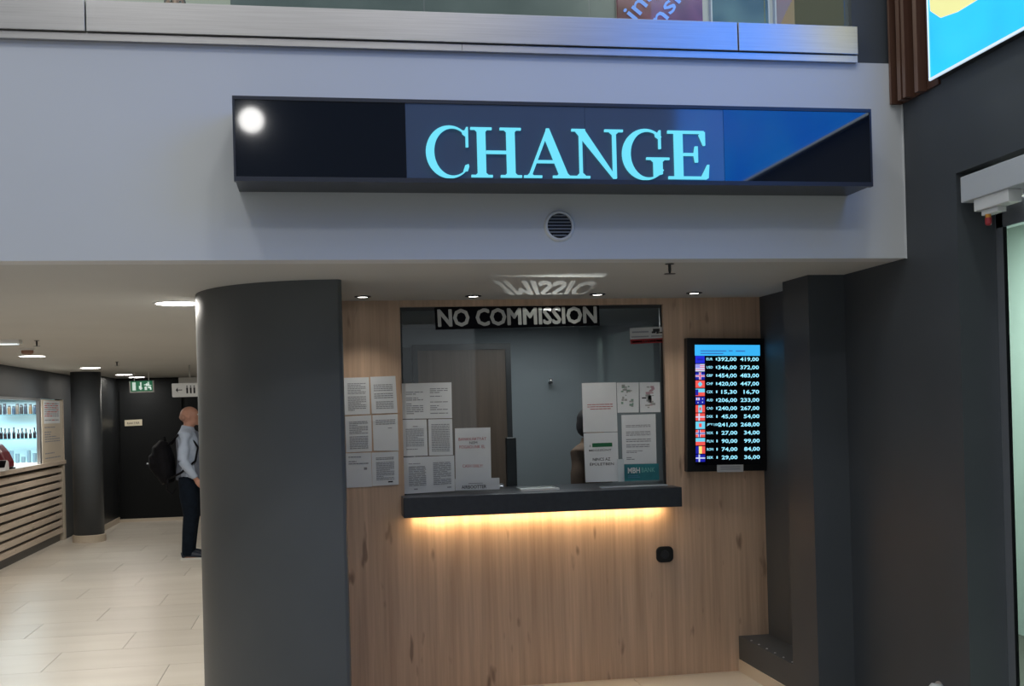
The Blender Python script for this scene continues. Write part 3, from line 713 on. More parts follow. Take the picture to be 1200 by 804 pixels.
# ------------------------------------------------------------------ exchange-rate display
YT = 6.335
qv = Quad(PY(805, 396, YT), PY(896.5, 396.5, YT), PY(805.5, 553, YT), PY(898.5, 551.5, YT))
tv = thing('rate_display', 'black wall display listing currency exchange rates beside the window', 'display', tuple(qv.at(.5, 0)))
qv.slab(YW-YT, off=-.001).build('housing', M_black, tv, bevel=.003)
U0, U1 = 9/91.5, 85.3/91.5
def vv(y): return 1-(y-396)/156.5
scr = qv.rect(B(), (U0, U1), (vv(545), vv(403.5)), .0006, 0).build('screen', mat('lcd_black', (.003, .003, .006), .15), tv, fix=False)
M_hd = mat('lcd_header', (.02, .1, .2), .3, emit=.75, ecol=lin((55, 175, 240)))
M_hl = mat('lcd_header_print', (.02, .1, .2), .3, emit=.6, ecol=lin((60, 110, 190)))
bb = B(); qv.rect(bb, (U0, U1), (vv(416.8), vv(404)), .0010, 0)
for a, b_, c in ((.17,.5,411.2), (.17,.46,414.2), (.53,.58,411), (.62,.74,411.2)): qv.rect(bb, (a, b_), (vv(c+.6), vv(c-.6)), .0013, 1)
bb.build('header_bar', [M_hd, M_hl], tv, fix=False)['kind'] = 'stuff'
M_num = mat('lcd_digits', (.02, .1, .15), .3, emit=.85, ecol=lin((150, 226, 250)))
FC = {}
def fc(c):
    cols = dict(b=(25, 40, 215), w=(205, 215, 245), r=(240, 85, 80), c=(110, 210, 240), y=(250, 225, 120), p=(150, 150, 235), n=(20, 25, 160), m=(225, 80, 130), k=(30, 35, 60))
    if c not in FC: FC[c] = mat('flag_'+c, (.02, .02, .02), .4, emit=.72, ecol=lin(cols[c]))
    return FC[c]
flags = [
 [('b',0,0,1,1), ('n',.2,.4,.8,.6)], [('w',0,0,1,1), ('p',0,.45,.5,1), ('m',.5,.75,1,.85), ('m',.5,.5,1,.6), ('m',0,.2,1,.3)],
 [('n',0,0,1,1), ('w',.38,0,.62,1), ('w',0,.36,1,.64), ('m',.44,0,.56,1), ('m',0,.43,1,.57)],
 [('r',0,0,1,1), ('c',.38,.2,.62,.8), ('c',.28,.36,.72,.64)], [('r',0,0,1,.5), ('c',0,.5,1,1), ('n',0,.1,.3,.9)],
 [('n',0,0,1,1), ('w',.05,.55,.45,.9), ('m',.2,.55,.3,.9), ('w',.7,.2,.8,.35), ('w',.7,.65,.8,.8), ('w',.2,.15,.3,.3)],
 [('r',0,0,.3,1), ('c',.3,0,.7,1), ('r',.7,0,1,1), ('r',.4,.3,.6,.7)], [('r',0,0,1,1), ('w',.3,0,.45,1), ('w',0,.42,1,.6)],
 [('c',0,0,1,1), ('r',.35,.25,.65,.75)], [('r',0,0,1,1), ('w',.26,0,.5,1), ('w',0,.36,1,.66), ('n',.32,0,.44,1), ('n',0,.44,1,.58)],
 [('c',0,.5,1,1), ('r',0,0,1,.5)], [('n',0,0,.33,1), ('y',.33,0,.66,1), ('r',.66,0,1,1)], [('n',0,0,1,1), ('w',.3,0,.45,1), ('w',0,.42,1,.6)]]
rates = [('EUR','1','392,00','419,00'),('USD','1','346,00','372,00'),('GBP','1','454,00','483,00'),('CHF','1','420,00','447,00'),('CZK','1','15,30','16,70'),('AUD','1','206,00','233,00'),('CAD','1','240,00','267,00'),('DKK','1','45,00','54,00'),('JPY','100','241,00','268,00'),('NOK','1','27,00','34,00'),('PLN','1','90,00','99,00'),('RON','1','74,00','84,00'),('SEK','1','29,00','36,00')]
for i in range(13):
    yc = 421.3+i*9.62
    t_ = vv(yc-4.3); b0 = vv(yc+4.3); fu = (.105, .222)
    bb = B(); cs = []
    for j, (c, a, b1, a2, b2) in enumerate(flags[i]):
        if c not in cs: cs.append(c)
        qv.rect(bb, (fu[0]+a*(fu[1]-fu[0]), fu[0]+a2*(fu[1]-fu[0])), (b0+b1*(t_-b0), b0+b2*(t_-b0)), .0010+.0003*j, cs.index(c))
    bb.build('flag', [fc(c) for c in cs], tv, fix=False)
    for nm, tx, uu, v0, v1, bo in (('currency_code', rates[i][0], (.245, .325), .9, 2.1, .012), ('unit_count', rates[i][1], (.365, .38) if rates[i][1] == '1' else (.335, .40), .9, 2.1, .012),
                                   ('buying_rate', rates[i][2], (.63-.04*len(rates[i][2]), .63), 2.6, 2.8, .022), ('selling_rate', rates[i][3], (.915-.04*len(rates[i][3]), .915), 2.6, 2.8, .022)):
        bb = B(); qv.text(bb, tx, uu, (vv(yc+v0), vv(yc-v1)), .001, 0, bo)
        bb.build(nm, M_num, tv, fix=False)['kind'] = 'stuff'
bb = B(); qv.slab(.004, 0, bb, (.37, .70), (vv(553.5), vv(545)), .004); bb.build('label_sticker', mat('sticker_silver', (.55, .57, .6), .4), tv)
bb = B(); qv.rect(bb, (.41, .66), (vv(550.5), vv(549.5)), .0045, 0); qv.rect(bb, (.41, .66), (vv(548), vv(547)), .0045, 0); bb.build('label_print', M_ink, tv, fix=False)['kind'] = 'stuff'

# wall socket under the ledge
sc_ = PY(778.5, 649.5, YW)
so = thing('wall_socket', 'black rounded socket plate on the oak panel under the ledge', 'socket', (sc_.x, YW, sc_.z))
def rrect(cx, cz, w_, h_, r, n=6):
    P = []
    for sx, sz, a0 in ((1, 1, 0), (-1, 1, 90), (-1, -1, 180), (1, -1, 270)):
        for i in range(n+1):
            a = math.radians(a0+90*i/n); P.append((cx+sx*(w_/2-r)+r*math.cos(a), cz+sz*(h_/2-r)+r*math.sin(a)))
    return P
B().prism(rrect(sc_.x, sc_.z, .104, .094, .03), YW-.014, YW, axis='y').build('plate', M_black, so, bevel=.003)
B().lathe([(.026, -.0145), (.026, -.018), (.022, -.018), (.021, -.0142)], (sc_.x, YW, sc_.z), 24, axis='y').build('socket_ring', mat('socket_ring', (.02, .02, .024), .3), so)

# ------------------------------------------------------------------ ceiling fittings
def spot(x, y, label, group):
    t_ = thing('recessed_spotlight', label, 'spotlight', (x, y, ZC), group)
    B().lathe([(.046, ZC), (.046, ZC-.004), (.036, ZC-.007), (.034, ZC-.001)], (x, y, 0), 24).build('ring', M_black, t_)
    B().lathe([(.030, ZC-.0035), (.030, ZC-.001)], (x, y, 0), 20).build('lens', M_spot, t_)
    l = bpy.data.lights.new('spot_beam', 'SPOT'); l.energy = 7; l.color = (1, .94, .85); l.spot_size = math.radians(95); l.spot_blend = .9; l.shadow_soft_size = .03
    o = bpy.data.objects.new('spot_beam', l); COL.objects.link(o); o.location = (0, 0, -.012); o.parent = t_
for (x, y), o_ in zip(((.25, 6.15), (.86, 6.17), (1.56, 6.13), (2.12, 6.10)), ('first', 'second', 'third', 'fourth')):
    spot(x, y, o_+' black-rimmed ceiling spotlight from the column, above the booth front', 'spotlights above the booth front')
def downlight(x, y, label, r=.118, group='round ceiling downlights', pw=20, rz=0):
    t_ = thing('ceiling_downlight', label, 'ceiling light', (x, y, ZC), group)
    B().lathe([(r+.012, ZC), (r+.012, ZC-.003), (r, ZC-.006), (r-.004, ZC-.001)], (x, y, 0), 28).build('ring', M_white, t_)
    B().lathe([(r-.004, ZC-.005), (r-.004, ZC-.001)], (x, y, 0), 28).build('diffuser', M_lamp, t_)
    l = bpy.data.lights.new('downlight_beam', 'AREA'); l.shape = 'DISK'; l.size = 2*r; l.energy = pw; l.color = (1, .95, .86)
    o = bpy.data.objects.new('downlight_beam', l); COL.objects.link(o); o.location = (0, 0, -.014); o.parent = t_
downlight(-.757, 6.41, 'round ceiling downlight close beside the half-round column')
for y, lb in ((11.46, 'round ceiling downlight right behind the smoke detector'), (14.25, 'round ceiling downlight in front of the slim round pillar'), (16.63, 'round ceiling downlight behind the slim round pillar'), (17.75, 'round ceiling downlight above the far dark door')):
    downlight(-2.72, y, lb, group='downlights along the kiosk', pw=10 if y < 15 else 4.5)
for x, y in ((-2.72, 6.41), (-2.72, 8.9), (-.75, 9.0), (-.75, 11.5)):
    downlight(x, y, 'round ceiling downlight in the passage behind the column', group='downlights of the passage', pw=10)
# sprinkler heads
def sprinkler(x, y, label):
    t_ = thing('sprinkler_head', label, 'sprinkler', (x, y, ZC))
    B().lathe([(.022, ZC), (.018, ZC-.004)], (x, y, 0), 14).build('escutcheon', M_charb, t_)
    B().lathe([(.007, ZC-.004), (.007, ZC-.03), (.004, ZC-.045)], (x, y, 0), 10).build('body', M_charb, t_)
    B().lathe([(.026, ZC-.047), (.026, ZC-.045)], (x, y, 0), 14).build('deflector', M_charb, t_)
sprinkler(1.57, 4.84, 'small dark sprinkler head in the ceiling near the fascia edge')
def PZ(x, y, Z): d = ray(x, y); return Vector((0, 0, CAM_H))+d*((Z-CAM_H)/d.z)
sp_ = PZ(43, 399, ZC); sprinkler(sp_.x, sp_.y, 'small sprinkler head in the ceiling beside the smoke detector')
sp_ = PZ(137, 424, ZC); sprinkler(sp_.x, sp_.y, 'small sprinkler head in the ceiling before the green exit sign')
sd = PZ(32, 408, ZC)
t_ = thing('smoke_detector', 'white smoke detector with brown base in the passage ceiling', 'smoke detector', (sd.x, sd.y, ZC))
B().lathe([(.06, ZC), (.06, ZC-.02)], (sd.x, sd.y, 0), 20).build('base', M_white, t_)
B().lathe([(.05, ZC-.02), (.048, ZC-.045), (.03, ZC-.055)], (sd.x, sd.y, 0), 20).build('chamber', mat('detector_brown', (.30, .16, .11), .5), t_)
t_ = thing('light_bar', 'cool white light bar under the passage ceiling beside the smoke detector', 'ceiling light', (-3.0, 10.4, ZC))
lb_ = PZ(24, 403, ZC-.03)
B().box((lb_.x-1.1, lb_.y-.05, ZC-.03), (lb_.x, lb_.y+.05, ZC)).build('housing', M_white, t_)
B().box((lb_.x-1.08, lb_.y-.04, ZC-.036), (lb_.x-.02, lb_.y+.04, ZC-.03)).build('diffuser', mat('cool_lamp', (.9, .95, 1), .5, emit=.55, ecol=(.8, .92, 1)), t_)

# ------------------------------------------------------------------ passage at the left: walls, round pillar, kiosk
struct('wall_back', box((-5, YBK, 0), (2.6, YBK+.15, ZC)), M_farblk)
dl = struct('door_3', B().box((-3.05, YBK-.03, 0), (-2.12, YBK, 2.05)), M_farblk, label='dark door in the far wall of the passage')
np_ = thing('door_plate', 'small cream name plate on the far dark door', 'plate', (-2.83, YBK-.03, 1.49))
qp = Quad(PY(146, 492.5, YBK-.035), PY(166.5, 491.5, YBK-.035), PY(146.2, 499.5, YBK-.035), PY(166.6, 498.6, YBK-.035))
qp.slab(.004).build('plate', mat('cream_plate', (.55, .50, .38), .5), np_)
bb = B(); qp.text(bb, 'RAKTÁR', (.14, .86), (.28, .72), .001, 0, .01); bb.build('lettering', M_dark, np_, fix=False)
struct('wall_passage_left', B().box((-5, 16.9, 0), (-3.10, YBK, ZC)), M_charb)
struct('baseboard_back', B().box((-3.10, YBK-.045, 0), (2.6, YBK-.03, .05)).box((-3.3, 16.885, 0), (-3.085, 16.9, .08)).box((-3.10, 16.9, 0), (-3.085, YBK, .08)), M_cream)
struct('wall_passage_right', box((.02, 8.5, 0), (.1, YBK, ZC)), M_char)
struct('wall_left', box((-9.1, -6, 0), (-9, 18.5, 3.1)), M_char)
rp = struct('pillar_round', B().lathe([(.19, 0), (.19, ZC)], (-3.03, 15.55, 0), 32), M_char, smooth=False, label='slim round charcoal pillar at the end of the kiosk counter')
for p in rp.data.polygons: p.use_smooth = len(p.vertices) == 4
B().lathe([(.21, 0), (.21, .09), (.19, .095)], (-3.03, 15.55, 0), 32).build('skirting', M_cream, rp)

XC = -3.42
kc = thing('kiosk_counter', 'kiosk counter faced with pale horizontal wooden slats', 'counter', (-3.7, 12, 0))
box((-4.2, 7.6, 0), (XC-.05, 15.86, 1.02)).build('body', M_charb, kc)
box((XC-.05, 7.6, 0), (XC-.035, 15.80, .09)).build('toe_kick', M_charb, kc)
for i in range(9):
    z0 = .105+i*.1015
    box((XC-.05, 7.6, z0), (XC, 15.84, z0+.066)).build('slat', M_slat, kc, bevel=.004)
box((-4.2, 15.86, 0), (XC+.012, 15.97, 1.02)).build('end_panel', mat('pale_panel', (.56, .49, .40), .5), kc)
ct = thing('counter_top', 'pale worktop lying on the slatted kiosk counter', 'worktop', (-3.7, 12, 1.02))
box((-4.25, 7.55, 1.02), (XC+.03, 15.98, 1.072)).build('slab', M_slat, ct, bevel=.004)
struct('wall_kiosk', box((-4.9, 7.55, 1.887), (XC, 15.985, ZC)), M_char)
struct('wall_kiosk_end', box((-4.9, 15.62, 1.074), (XC-.035, 15.97, 1.887)), M_char)
struct('wall_kiosk_side', box((-4.9, 15.99, 0), (XC, 16.9, ZC)), M_char)
struct('wall_kiosk_back', box((-5.0, 7.55, 0), (-4.9, 16.2, ZC)), M_char)
kw = struct('window_2', B().box((XC-.04, 14.70, 1.072), (XC, 14.78, 1.885)).box((XC-.04, 7.6, 1.855), (XC, 14.70, 1.885)), M_alu, label='open kiosk hatch with aluminium frame')
box((-4.3, 15.615, 1.072), (XC-.02, 15.62, 1.885)).build('lit_backing', mat('lit_backing', (.65, .80, .85), .6), kw)
area('kiosk_lamp', (-3.9, 15.0, 1.87), .7, 22, (.75, .93, 1.0))
mb = thing('menu_board', 'cream price list board standing at the end of the kiosk hatch', 'menu', (XC, 15.4, 1.072))
qm = Quad((XC+.004, 14.80, 1.872), (XC+.004, 15.94, 1.872), (XC+.004, 14.80, 1.075), (XC+.004, 15.94, 1.075))
qm.slab(.03).build('board', mat('menu_cream', (.58, .50, .40), .6), mb)
bb = B(); qm.rect(bb, (.08, .86), (.62, .985), .001, 0)
for p in para(.12, .8, .66, .96, 9, 51): qm.rect(bb, (p[1], p[3]), (p[2], p[4]), .002, 2 if R_.random() < .3 else 1)
for p in para(.1, .84, .05, .58, 14, 52, .5): qm.rect(bb, (p[1], p[3]), (p[2], p[4]), .002, 1)
bb.build('print', [M_paper, M_ink, M_red], mb, fix=False)['kind'] = 'stuff'
box((XC-.03, 15.94, 1.072), (XC+.012, 15.975, 1.885)).build('side_strip', M_slat, mb)
# shelves with bottles
def shelf_z(y): return CAM_H+(497-y)/F_PX*15.35
for zi, (yy, lb) in enumerate(((488.5, 'glass shelf with small jars in the lit kiosk'), (515.5, 'glass shelf with dark bottles in the lit kiosk'))):
    z = shelf_z(yy)
    t_ = thing('glass_shelf', lb, 'shelf', (-3.8, 15.45, z))
    box((-4.3, 15.27, z-.012), (XC-.05, 15.61, z)).build('shelf', glass_mat('shelf_glass_%d' % zi, (.8, .92, .95), 2), t_)
    for xb in (-3.50, -4.2): box((xb, 15.28, z-.03), (xb+.01, 15.61, z-.012)).build('bracket', M_alu, t_)
    jc = [(.01, .008, .008), (.008, .010, .016), (.07, .04, .02), (.010, .02, .035), (.05, .035, .025)] if zi == 0 else [(.008, .006, .008), (.016, .006, .008), (.006, .006, .010)]
    for i in range(11):
        x = -4.06+i*.052+R_.uniform(-.006, .006)
        h = R_.uniform(.10, .15) if zi == 0 else R_.uniform(.11, .15)
        t2 = thing('jar' if zi == 0 else 'bottle', 'small jar on the upper kiosk shelf' if zi == 0 else 'small dark bottle on the lower kiosk shelf', 'jar' if zi == 0 else 'bottle', (x, 15.40, z), 'jars on the upper kiosk shelf' if zi == 0 else 'bottles on the lower kiosk shelf')
        mt = mat('jar_%d_%d' % (zi, i % len(jc)), jc[i % len(jc)], .25)
        if zi == 0:
            B().lathe([(.02, z), (.022, z+.01), (.022, z+h*.75), (.016, z+h*.85)], (x, 15.40, 0), 12).build('body', mt, t2)
            B().lathe([(.018, z+h*.85), (.018, z+h)], (x, 15.40, 0), 12).build('lid', M_black, t2)
        else:
            B().lathe([(.02, z), (.021, z+h*.5), (.008, z+h*.7), (.008, z+h*.92)], (x, 15.40, 0), 12).build('body', mt, t2)
            B().lathe([(.010, z+h*.9), (.010, z+h)], (x, 15.40, 0), 10).build('cap', mat('cap_dark', (.02, .02, .03), .4), t2)
# items on the counter in the hatch
for i in range(7):
    x = -3.98+i*.07; h = .08+.04*((i*5) % 3)
    t2 = thing('glass_tumbler', 'clear blue tinted tumbler on the kiosk back counter', 'glass', (x, 15.3, 1.072), 'tumblers on the kiosk counter')
    B().lathe([(.022, 1.072), (.026, 1.072+h), (.023, 1.072+h), (.019, 1.08)], (x, 15.3, 0), 12).build('body', mat('tumbler', (.18, .28, .36), .1), t2)
cmx = PY(3, 530, 13.3).x
t2 = thing('coffee_machine', 'dark red rounded coffee machine on the kiosk counter', 'coffee machine', (cmx-.05, 13.3, 1.072))
B().prism([(cmx-.22, 1.09), (cmx+.075, 1.09), (cmx+.07, 1.16), (cmx+.02, 1.27), (cmx-.05, 1.36), (cmx-.22, 1.36)], 13.2, 13.5, axis='y').build('body', mat('dark_red', (.16, .012, .02), .3), t2, bevel=.02)
B().box((cmx-.22, 13.19, 1.072), (cmx+.08, 13.51, 1.09)).build('base', M_black, t2)
tx = PY(4, 541, 12.9).x
t2 = thing('card_terminal', 'pale card terminal on the kiosk counter beside the coffee machine', 'terminal', (tx, 12.9, 1.072))
B().prism([(12.82, 1.072), (13.0, 1.072), (12.98, 1.17), (12.93, 1.19), (12.84, 1.10)], tx-.05, tx+.035, axis='x').build('body', M_white, t2, bevel=.008)
B().add([(tx-.04, 12.845, 1.112), (tx+.025, 12.845, 1.112), (tx+.025, 12.918, 1.185), (tx-.04, 12.918, 1.185)], [(0, 1, 2, 3)]).build('screen', M_black, t2, fix=False)

# hanging signs
q = Quad(PY(151.3, 447, 16), PY(180, 446, 16), PY(152, 460.5, 16), PY(180.5, 459.5, 16))
ex = thing('exit_sign', 'green emergency exit sign hanging from the passage ceiling', 'sign', tuple(q.at(.5, 0)))
q.slab(.05).build('housing', M_white, ex)
M_eg = mat('exit_green', (.01, .16, .07), .4, emit=.12, ecol=(.02, .4, .18)); M_ew = mat('exit_white', (.7, .8, .75), .4, emit=.35, ecol=(.8, 1, .9))
bb = B(); q.rect(bb, (.05, .95), (.10, 1.0), .001, 0)
q.rect(bb, (.12, .26), (.2, .9), .002, 1)
bb.add([q.at(.38, .55, .002), q.at(.44, .55, .002), q.at(.44, .9, .002), q.at(.50, .9, .002), q.at(.50, .4, .002), q.at(.55, .4, .002), q.at(.46, .2, .002), q.at(.37, .4, .002), q.at(.42, .4, .002), q.at(.42, .55, .002)], [tuple(range(10))], 1)
for a, b_, c, d_ in ((.74, .82, .82, .9), (.68, .55, .82, .78), (.60, .62, .70, .70), (.80, .55, .90, .62), (.62, .2, .72, .5), (.76, .35, .88, .5), (.84, .2, .9, .4)): q.rect(bb, (a, c), (b_, d_), .002, 1)
bb.build('pictogram', [M_eg, M_ew], ex, fix=False)
c = q.at(.5, 1)
B().box((c.x-.1, c.y+.01, c.z-.01), (c.x-.09, c.y+.02, ZC)).box((c.x+.09, c.y+.01, c.z-.01), (c.x+.10, c.y+.02, ZC)).build('hanger', M_white, ex)
q = Quad(PY(201, 449.5, 14), PY(261, 448, 14), PY(201.8, 465.5, 14), PY(261.6, 464, 14))
wc = thing('toilet_sign', 'pale hanging sign with arrow and toilet figures in the passage', 'sign', tuple(q.at(.5, 0)))
q.slab(.08).build('housing', mat('wc_panel', (.55, .55, .53), .5, emit=.08, ecol=(1, 1, .95)), wc, bevel=.008)
bb = B()
q.rect(bb, (.08, .20), (.48, .54), .001, 0)
bb.add([q.at(.075, .51, .001), q.at(.115, .70, .001), q.at(.115, .32, .001)], [(0, 2, 1)], 0)
for u in (.28, .35, .42, .52):
    q.rect(bb, (u, u+.035), (.25, .68), .001, 0); q.rect(bb, (u+.006, u+.029), (.72, .82), .001, 0)
bb.build('pictogram', M_dark, wc, fix=False)
c = q.at(.5, 1)
B().box((c.x-.22, c.y+.02, c.z-.01), (c.x+.2, c.y+.05, c.z+.07)).box((c.x-.1, c.y+.03, c.z+.06), (c.x-.08, c.y+.04, ZC)).box((c.x+.08, c.y+.03, c.z+.06), (c.x+.1, c.y+.04, ZC)).build('hanger', mat('hanger_grey', (.4, .4, .38), .5), wc)

# ------------------------------------------------------------------ people
def remesh(b, name, mt, parent, voxel=.011, sm=6):
    o = b.build(name, mt, None, world=False, smooth=True)
    md = o.modifiers.new('r', 'REMESH'); md.mode = 'VOXEL'; md.voxel_size = voxel; md.use_smooth_shade = True
    s2 = o.modifiers.new('s', 'SMOOTH'); s2.factor = .5; s2.iterations = sm
    me = bpy.data.meshes.new_from_object(o.evaluated_get(bpy.context.evaluated_depsgraph_get()))
    o.modifiers.clear(); o.data = me
    for p in me.polygons: p.use_smooth = True
    o.parent = parent; return o
def hand(b, w_, side, fwdv=(0.15, 0, -1)):
    """palm and five curled fingers from the wrist w_; facing +x, side = +1 left / -1 right"""
    w_ = Vector(w_); d = Vector(fwdv).normalized(); inn = Vector((0, -side, 0)); fr_ = Vector((1, 0, 0))
    b.tube([w_-d*.02, w_+d*.03, w_+d*.075], [(.022, .016), (.034, .017), (.036, .016)], 10, ref=(1, 0, 0))
    for i, (o_, ln) in enumerate(((.028, .068), (.010, .078), (-.009, .072), (-.027, .056))):
        p = w_+d*.07+fr_*o_
        b.tube([p, p+d*ln*.45+inn*.006, p+d*ln*.8+inn*.02, p+d*ln+inn*.035], [.0095, .009, .0082, .0065], 8)
    p = w_+d*.02+fr_*.03
    b.tube([p, p+fr_*.022+d*.025, p+fr_*.026+d*.055+inn*.01], [.012, .0105, .008], 8)
def person(name, label, loc, rz, h, skin, shirt, trousers, hair, shoe=None, vest=None, arms=None, bald=False, group=None, bulk=1.0):
    s = h/1.72
    t_ = thing(name, label, 'person', loc, group, rz); t_.scale = (s*bulk, s*bulk, s)
    skm = noisy(name+'_skin_'+label[:6], skin, tuple(c*1.08 for c in skin), nscale=20, rough=.55)
    # body: one continuous surface
    b = B()
    b.tube([(0,0,.86),(0,0,.96),(.005,0,1.08),(.01,0,1.22),(.0,0,1.34),(-.015,0,1.42),(-.015,0,1.47)], [(.10,.15),(.105,.155),(.10,.135),(.11,.15),(.105,.165),(.085,.15),(.06,.08)], 16, ref=(1,0,0))
    b.tube([(-.015,0,1.42),(.0,0,1.50),(.015,0,1.56)], [.062,.055,.055], 12)
    b.ball((.012, 0, 1.625), (.098, .076, .10), 20); b.ball((.035, 0, 1.565), (.070, .058, .065), 16)
    b.ball((.115, 0, 1.60), (.020, .014, .022), 10); b.tube([(.105,0,1.635),(.120,0,1.602)], [.009,.013], 8)
    b.ball((.097, 0, 1.555), (.014, .024, .008), 10); b.ball((.092, 0, 1.525), (.022, .024, .016), 10)
    for sd_ in (1, -1):
        b.ball((.010, sd_*.078, 1.61), (.020, .010, .032), 10); b.ball((.085, sd_*.032, 1.648), (.016, .026, .008), 10)
        sh = Vector((-.015, sd_*.175, 1.40))
        el, wr_ = arms[0 if sd_ > 0 else 1] if arms else ((-.03, sd_*.215, 1.11), (.05, sd_*.205, .87))
        el, wr_ = Vector(el), Vector(wr_)
        b.tube([(-.015, sd_*.10, 1.415), sh, sh.lerp(el, .5), el], [.055, .055, .047, .040], 12)
        b.tube([el, el.lerp(wr_, .35), wr_], [.040, .040, .026], 12)
        hand(b, wr_, sd_, (wr_-el).normalized())
        b.tube([(0, sd_*.085, .90), (.0, sd_*.095, .70), (.01, sd_*.095, .50), (-.015, sd_*.10, .32), (-.03, sd_*.10, .10), (-.03, sd_*.10, .05)], [(.09,.085), (.08,.075), (.056,.055), (.055,.052), (.036,.034), (.038,.036)], 14, ref=(1,0,0))
        b.tube([(-.06, sd_*.10, .035), (.05, sd_*.105, .035), (.15, sd_*.115, .025)], [(.03,.034), (.034,.042), (.02,.034)], 10)
    body = remesh(b, 'body', skm, t_, .0095, 3)
    # eyes
    for sd_ in (1, -1):
        e_ = B().ball((.098, sd_*.031, 1.632), (.010, .013, .009), 10).build('eye', mat('eye_white', (.6, .6, .58), .2), t_, world=False, smooth=True)
        B().ball((.1065, sd_*.031, 1.632), (.0035, .006, .006), 8).build('iris', mat('iris', (.05, .04, .03), .2), e_, world=False, smooth=True)
    # shirt
    b = B()
    b.tube([(0,0,.90),(0,0,.98),(.005,0,1.08),(.01,0,1.22),(.0,0,1.34),(-.015,0,1.42),(-.012,0,1.475)], [(.125,.172),(.125,.172),(.118,.155),(.125,.168),(.12,.18),(.10,.165),(.066,.085)], 18, ref=(1,0,0))
    b.tube([(-.015,0,1.45),(-.004,0,1.505)], [.070,.066], 14)
    for sd_ in (1, -1):
        sh = Vector((-.015, sd_*.175, 1.40)); el, wr_ = arms[0 if sd_ > 0 else 1] if arms else ((-.03, sd_*.215, 1.11), (.05, sd_*.205, .87))
        el, wr_ = Vector(el), Vector(wr_)
        b.tube([(-.015, sd_*.10, 1.415), sh, sh.lerp(el, .5), el], [.067, .068, .060, .054], 12)
        b.tube([el, el.lerp(wr_, .4), el.lerp(wr_, .93)], [.054, .050, .036], 12)
    remesh(b, 'shirt', shirt, t_, .011, 4)
    if vest:
        b = B()
        b.tube([(0,0,.89),(0,0,.98),(.005,0,1.08),(.01,0,1.22),(.0,0,1.34),(-.015,0,1.43)], [(.140,.165),(.137,.165),(.130,.152),(.136,.160),(.131,.152),(.108,.11)], 18, ref=(1,0,0))
        remesh(b, 'waistcoat', vest, t_, .012, 3)
    b = B()
    b.tube([(0,0,.84),(0,0,.93),(0,0,.985)], [(.118,.165),(.122,.17),(.118,.165)], 16, ref=(1,0,0))
    for sd_ in (1, -1):
        b.tube([(0, sd_*.085, .92), (.0, sd_*.095, .70), (.012, sd_*.095, .50), (-.008, sd_*.10, .32), (-.025, sd_*.10, .10), (-.02, sd_*.10, .045)], [(.108,.095), (.096,.088), (.076,.072), (.070,.066), (.062,.058), (.068,.060)], 14, ref=(1,0,0))
    remesh(b, 'trousers', trousers, t_, .012, 4)
    for sd_ in (1, -1):
        b = B(); b.tube([(-.085, sd_*.10, .045), (-.03, sd_*.10, .06), (.05, sd_*.105, .05), (.13, sd_*.115, .036), (.165, sd_*.12, .03)], [(.035,.036), (.052,.042), (.042,.047), (.028,.044), (.016,.028)], 12, ref=(0,0,1))
        so_ = b.build('shoe', shoe or M_black, t_, world=False, smooth=True)
        P = [(-.095, -.028), (-.06, -.043), (.06, -.050), (.14, -.046), (.18, -.02), (.18, .02), (.14, .048), (.06, .050), (-.06, .043), (-.095, .028)]
        B().prism([(a, sd_*.108+c_) for a, c_ in P], 0, .022).build('sole', mat('shoe_sole', (.6, .6, .58), .6), so_, world=False)
    if hair is not None:
        b = B()
        if bald:
            b.ball((-.035, 0, 1.605), (.058, .078, .05), 14)
        else:
            b.ball((-.005, 0, 1.652), (.103, .083, .088), 18); b.ball((-.045, 0, 1.60), (.066, .080, .085), 14)
        remesh(b, 'hair', hair, t_, .010, 3)
    return t_
M_shirt = noisy('pale_blue_shirt', (.33, .40, .52), (.40, .47, .60), nscale=14, rough=.8, bump=.3)
M_vest = noisy('slate_waistcoat', (.12, .14, .19), (.15, .17, .22), nscale=14, rough=.85)
M_jeans = noisy('navy_trousers', (.003, .006, .012), (.006, .011, .020), nscale=18, rough=.9, spec=.15)
M_navy = mat('navy_leather', (.010, .018, .035), .5)
SK = (.42, .22, .16)
MX, MY = -1.47, 13.2
person('person', 'man in pale blue shirt and dark trousers standing behind the column', (MX, MY, 0), 0, 1.72, SK, M_shirt, M_jeans,
       mat('grey_stubble', (.36, .20, .15), .8), shoe=M_navy, vest=M_vest, bald=True, bulk=1.1,
       arms=[((-.02, .21, 1.11), (.10, .17, .92)), ((-.04, -.225, 1.12), (.085, -.195, .905))])
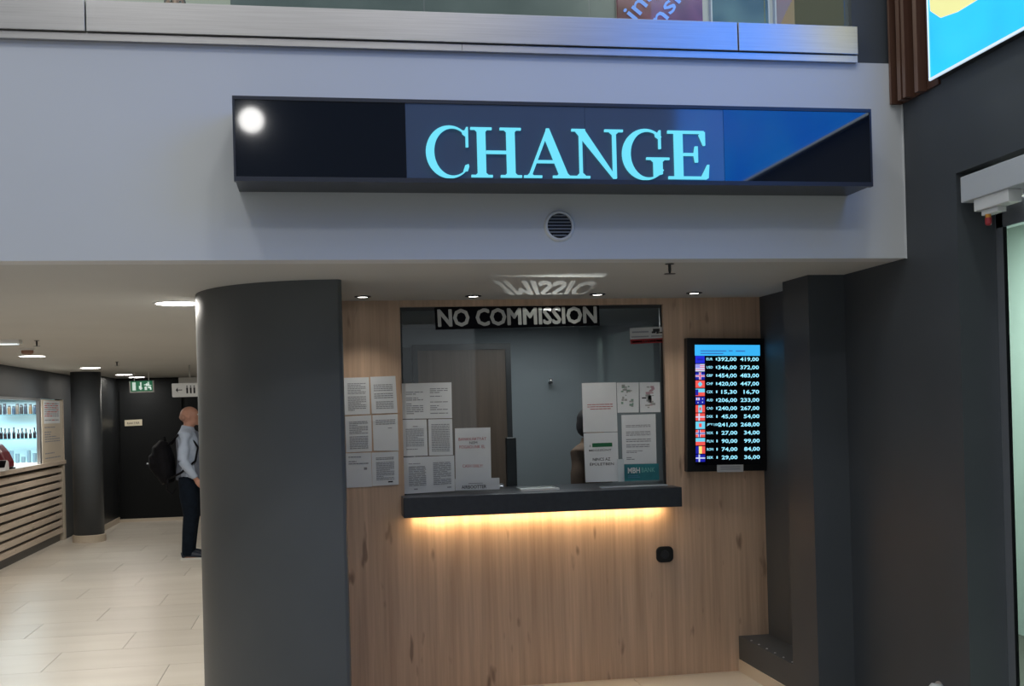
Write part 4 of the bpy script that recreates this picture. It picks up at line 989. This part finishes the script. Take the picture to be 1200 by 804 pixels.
# backpack slung behind the man
M_bag = noisy('black_nylon', (.002, .002, .003), (.006, .006, .009), nscale=20, rough=.8, spec=.15)
bp = thing('backpack', 'bulky black backpack hanging on the back of the man', 'backpack', (MX-.235, MY-.02, .86))
b = B()
b.tube([(-.0,0,.0),(-.02,0,.10),(-.05,0,.26),(-.06,0,.40),(-.03,0,.48)], [(.07,.12),(.11,.16),(.13,.17),(.11,.15),(.05,.09)], 14, ref=(1,0,0))
b.tube([(-.10,0,.10),(-.15,0,.20),(-.15,0,.30),(-.10,0,.36)], [(.04,.10),(.06,.13),(.06,.12),(.03,.08)], 12, ref=(1,0,0))
pk = remesh(b, 'pack', M_bag, bp, .012, 4)
for sd_ in (1, -1):
    B().tube([(.03, sd_*.10, .44), (.14, sd_*.12, .55), (.27, sd_*.12, .53), (.35, sd_*.12, .40), (.32, sd_*.15, .25), (.16, sd_*.19, .12), (.03, sd_*.14, .06)], [(.012, .03)]*7, 8).build('shoulder_strap', M_bag, bp, world=False, smooth=True)
B().tube([(-.02,-.03,.47),(-.03,-.03,.52),(-.03,.03,.52),(-.02,.03,.47)], .009, 8).build('top_handle', M_bag, bp, world=False, smooth=True)
B().tube([(.02,-.14,.06),(-.0,-.15,-.06),(.06,-.14,-.12),(.10,-.13,-.05)], .011, 8).build('loose_strap', M_bag, bp, world=False, smooth=True)
B().box((-.225, -.03, .225), (-.205, .03, .24)).build('buckle', M_alu, bp, world=False)
# cashier behind the glass, hidden for the most part by the sheets
person('person', 'cashier in brown shirt with dark hair, behind the window sheets', (1.835, 7.5, 0), math.radians(-40), 1.58, (.40, .24, .17),
       noisy('brown_shirt', (.12, .07, .045), (.16, .10, .065), nscale=12, rough=.85), M_jeans, mat('dark_hair', (.012, .009, .010), .6),
       arms=[((.0, .23, 1.12), (.22, .17, 1.10)), ((.0, -.23, 1.12), (.22, -.17, 1.10))])
# visitor on the upper floor
hp = PY(205, 6, 8.8)
person('person', 'grey haired person in dark clothes behind the upper floor balustrade', (hp.x, 8.8, 3.10), math.radians(-80), 1.72, (.45, .28, .22),
       mat('charcoal_jumper', (.05, .05, .06), .9), M_jeans, mat('grey_hair', (.20, .19, .18), .8))
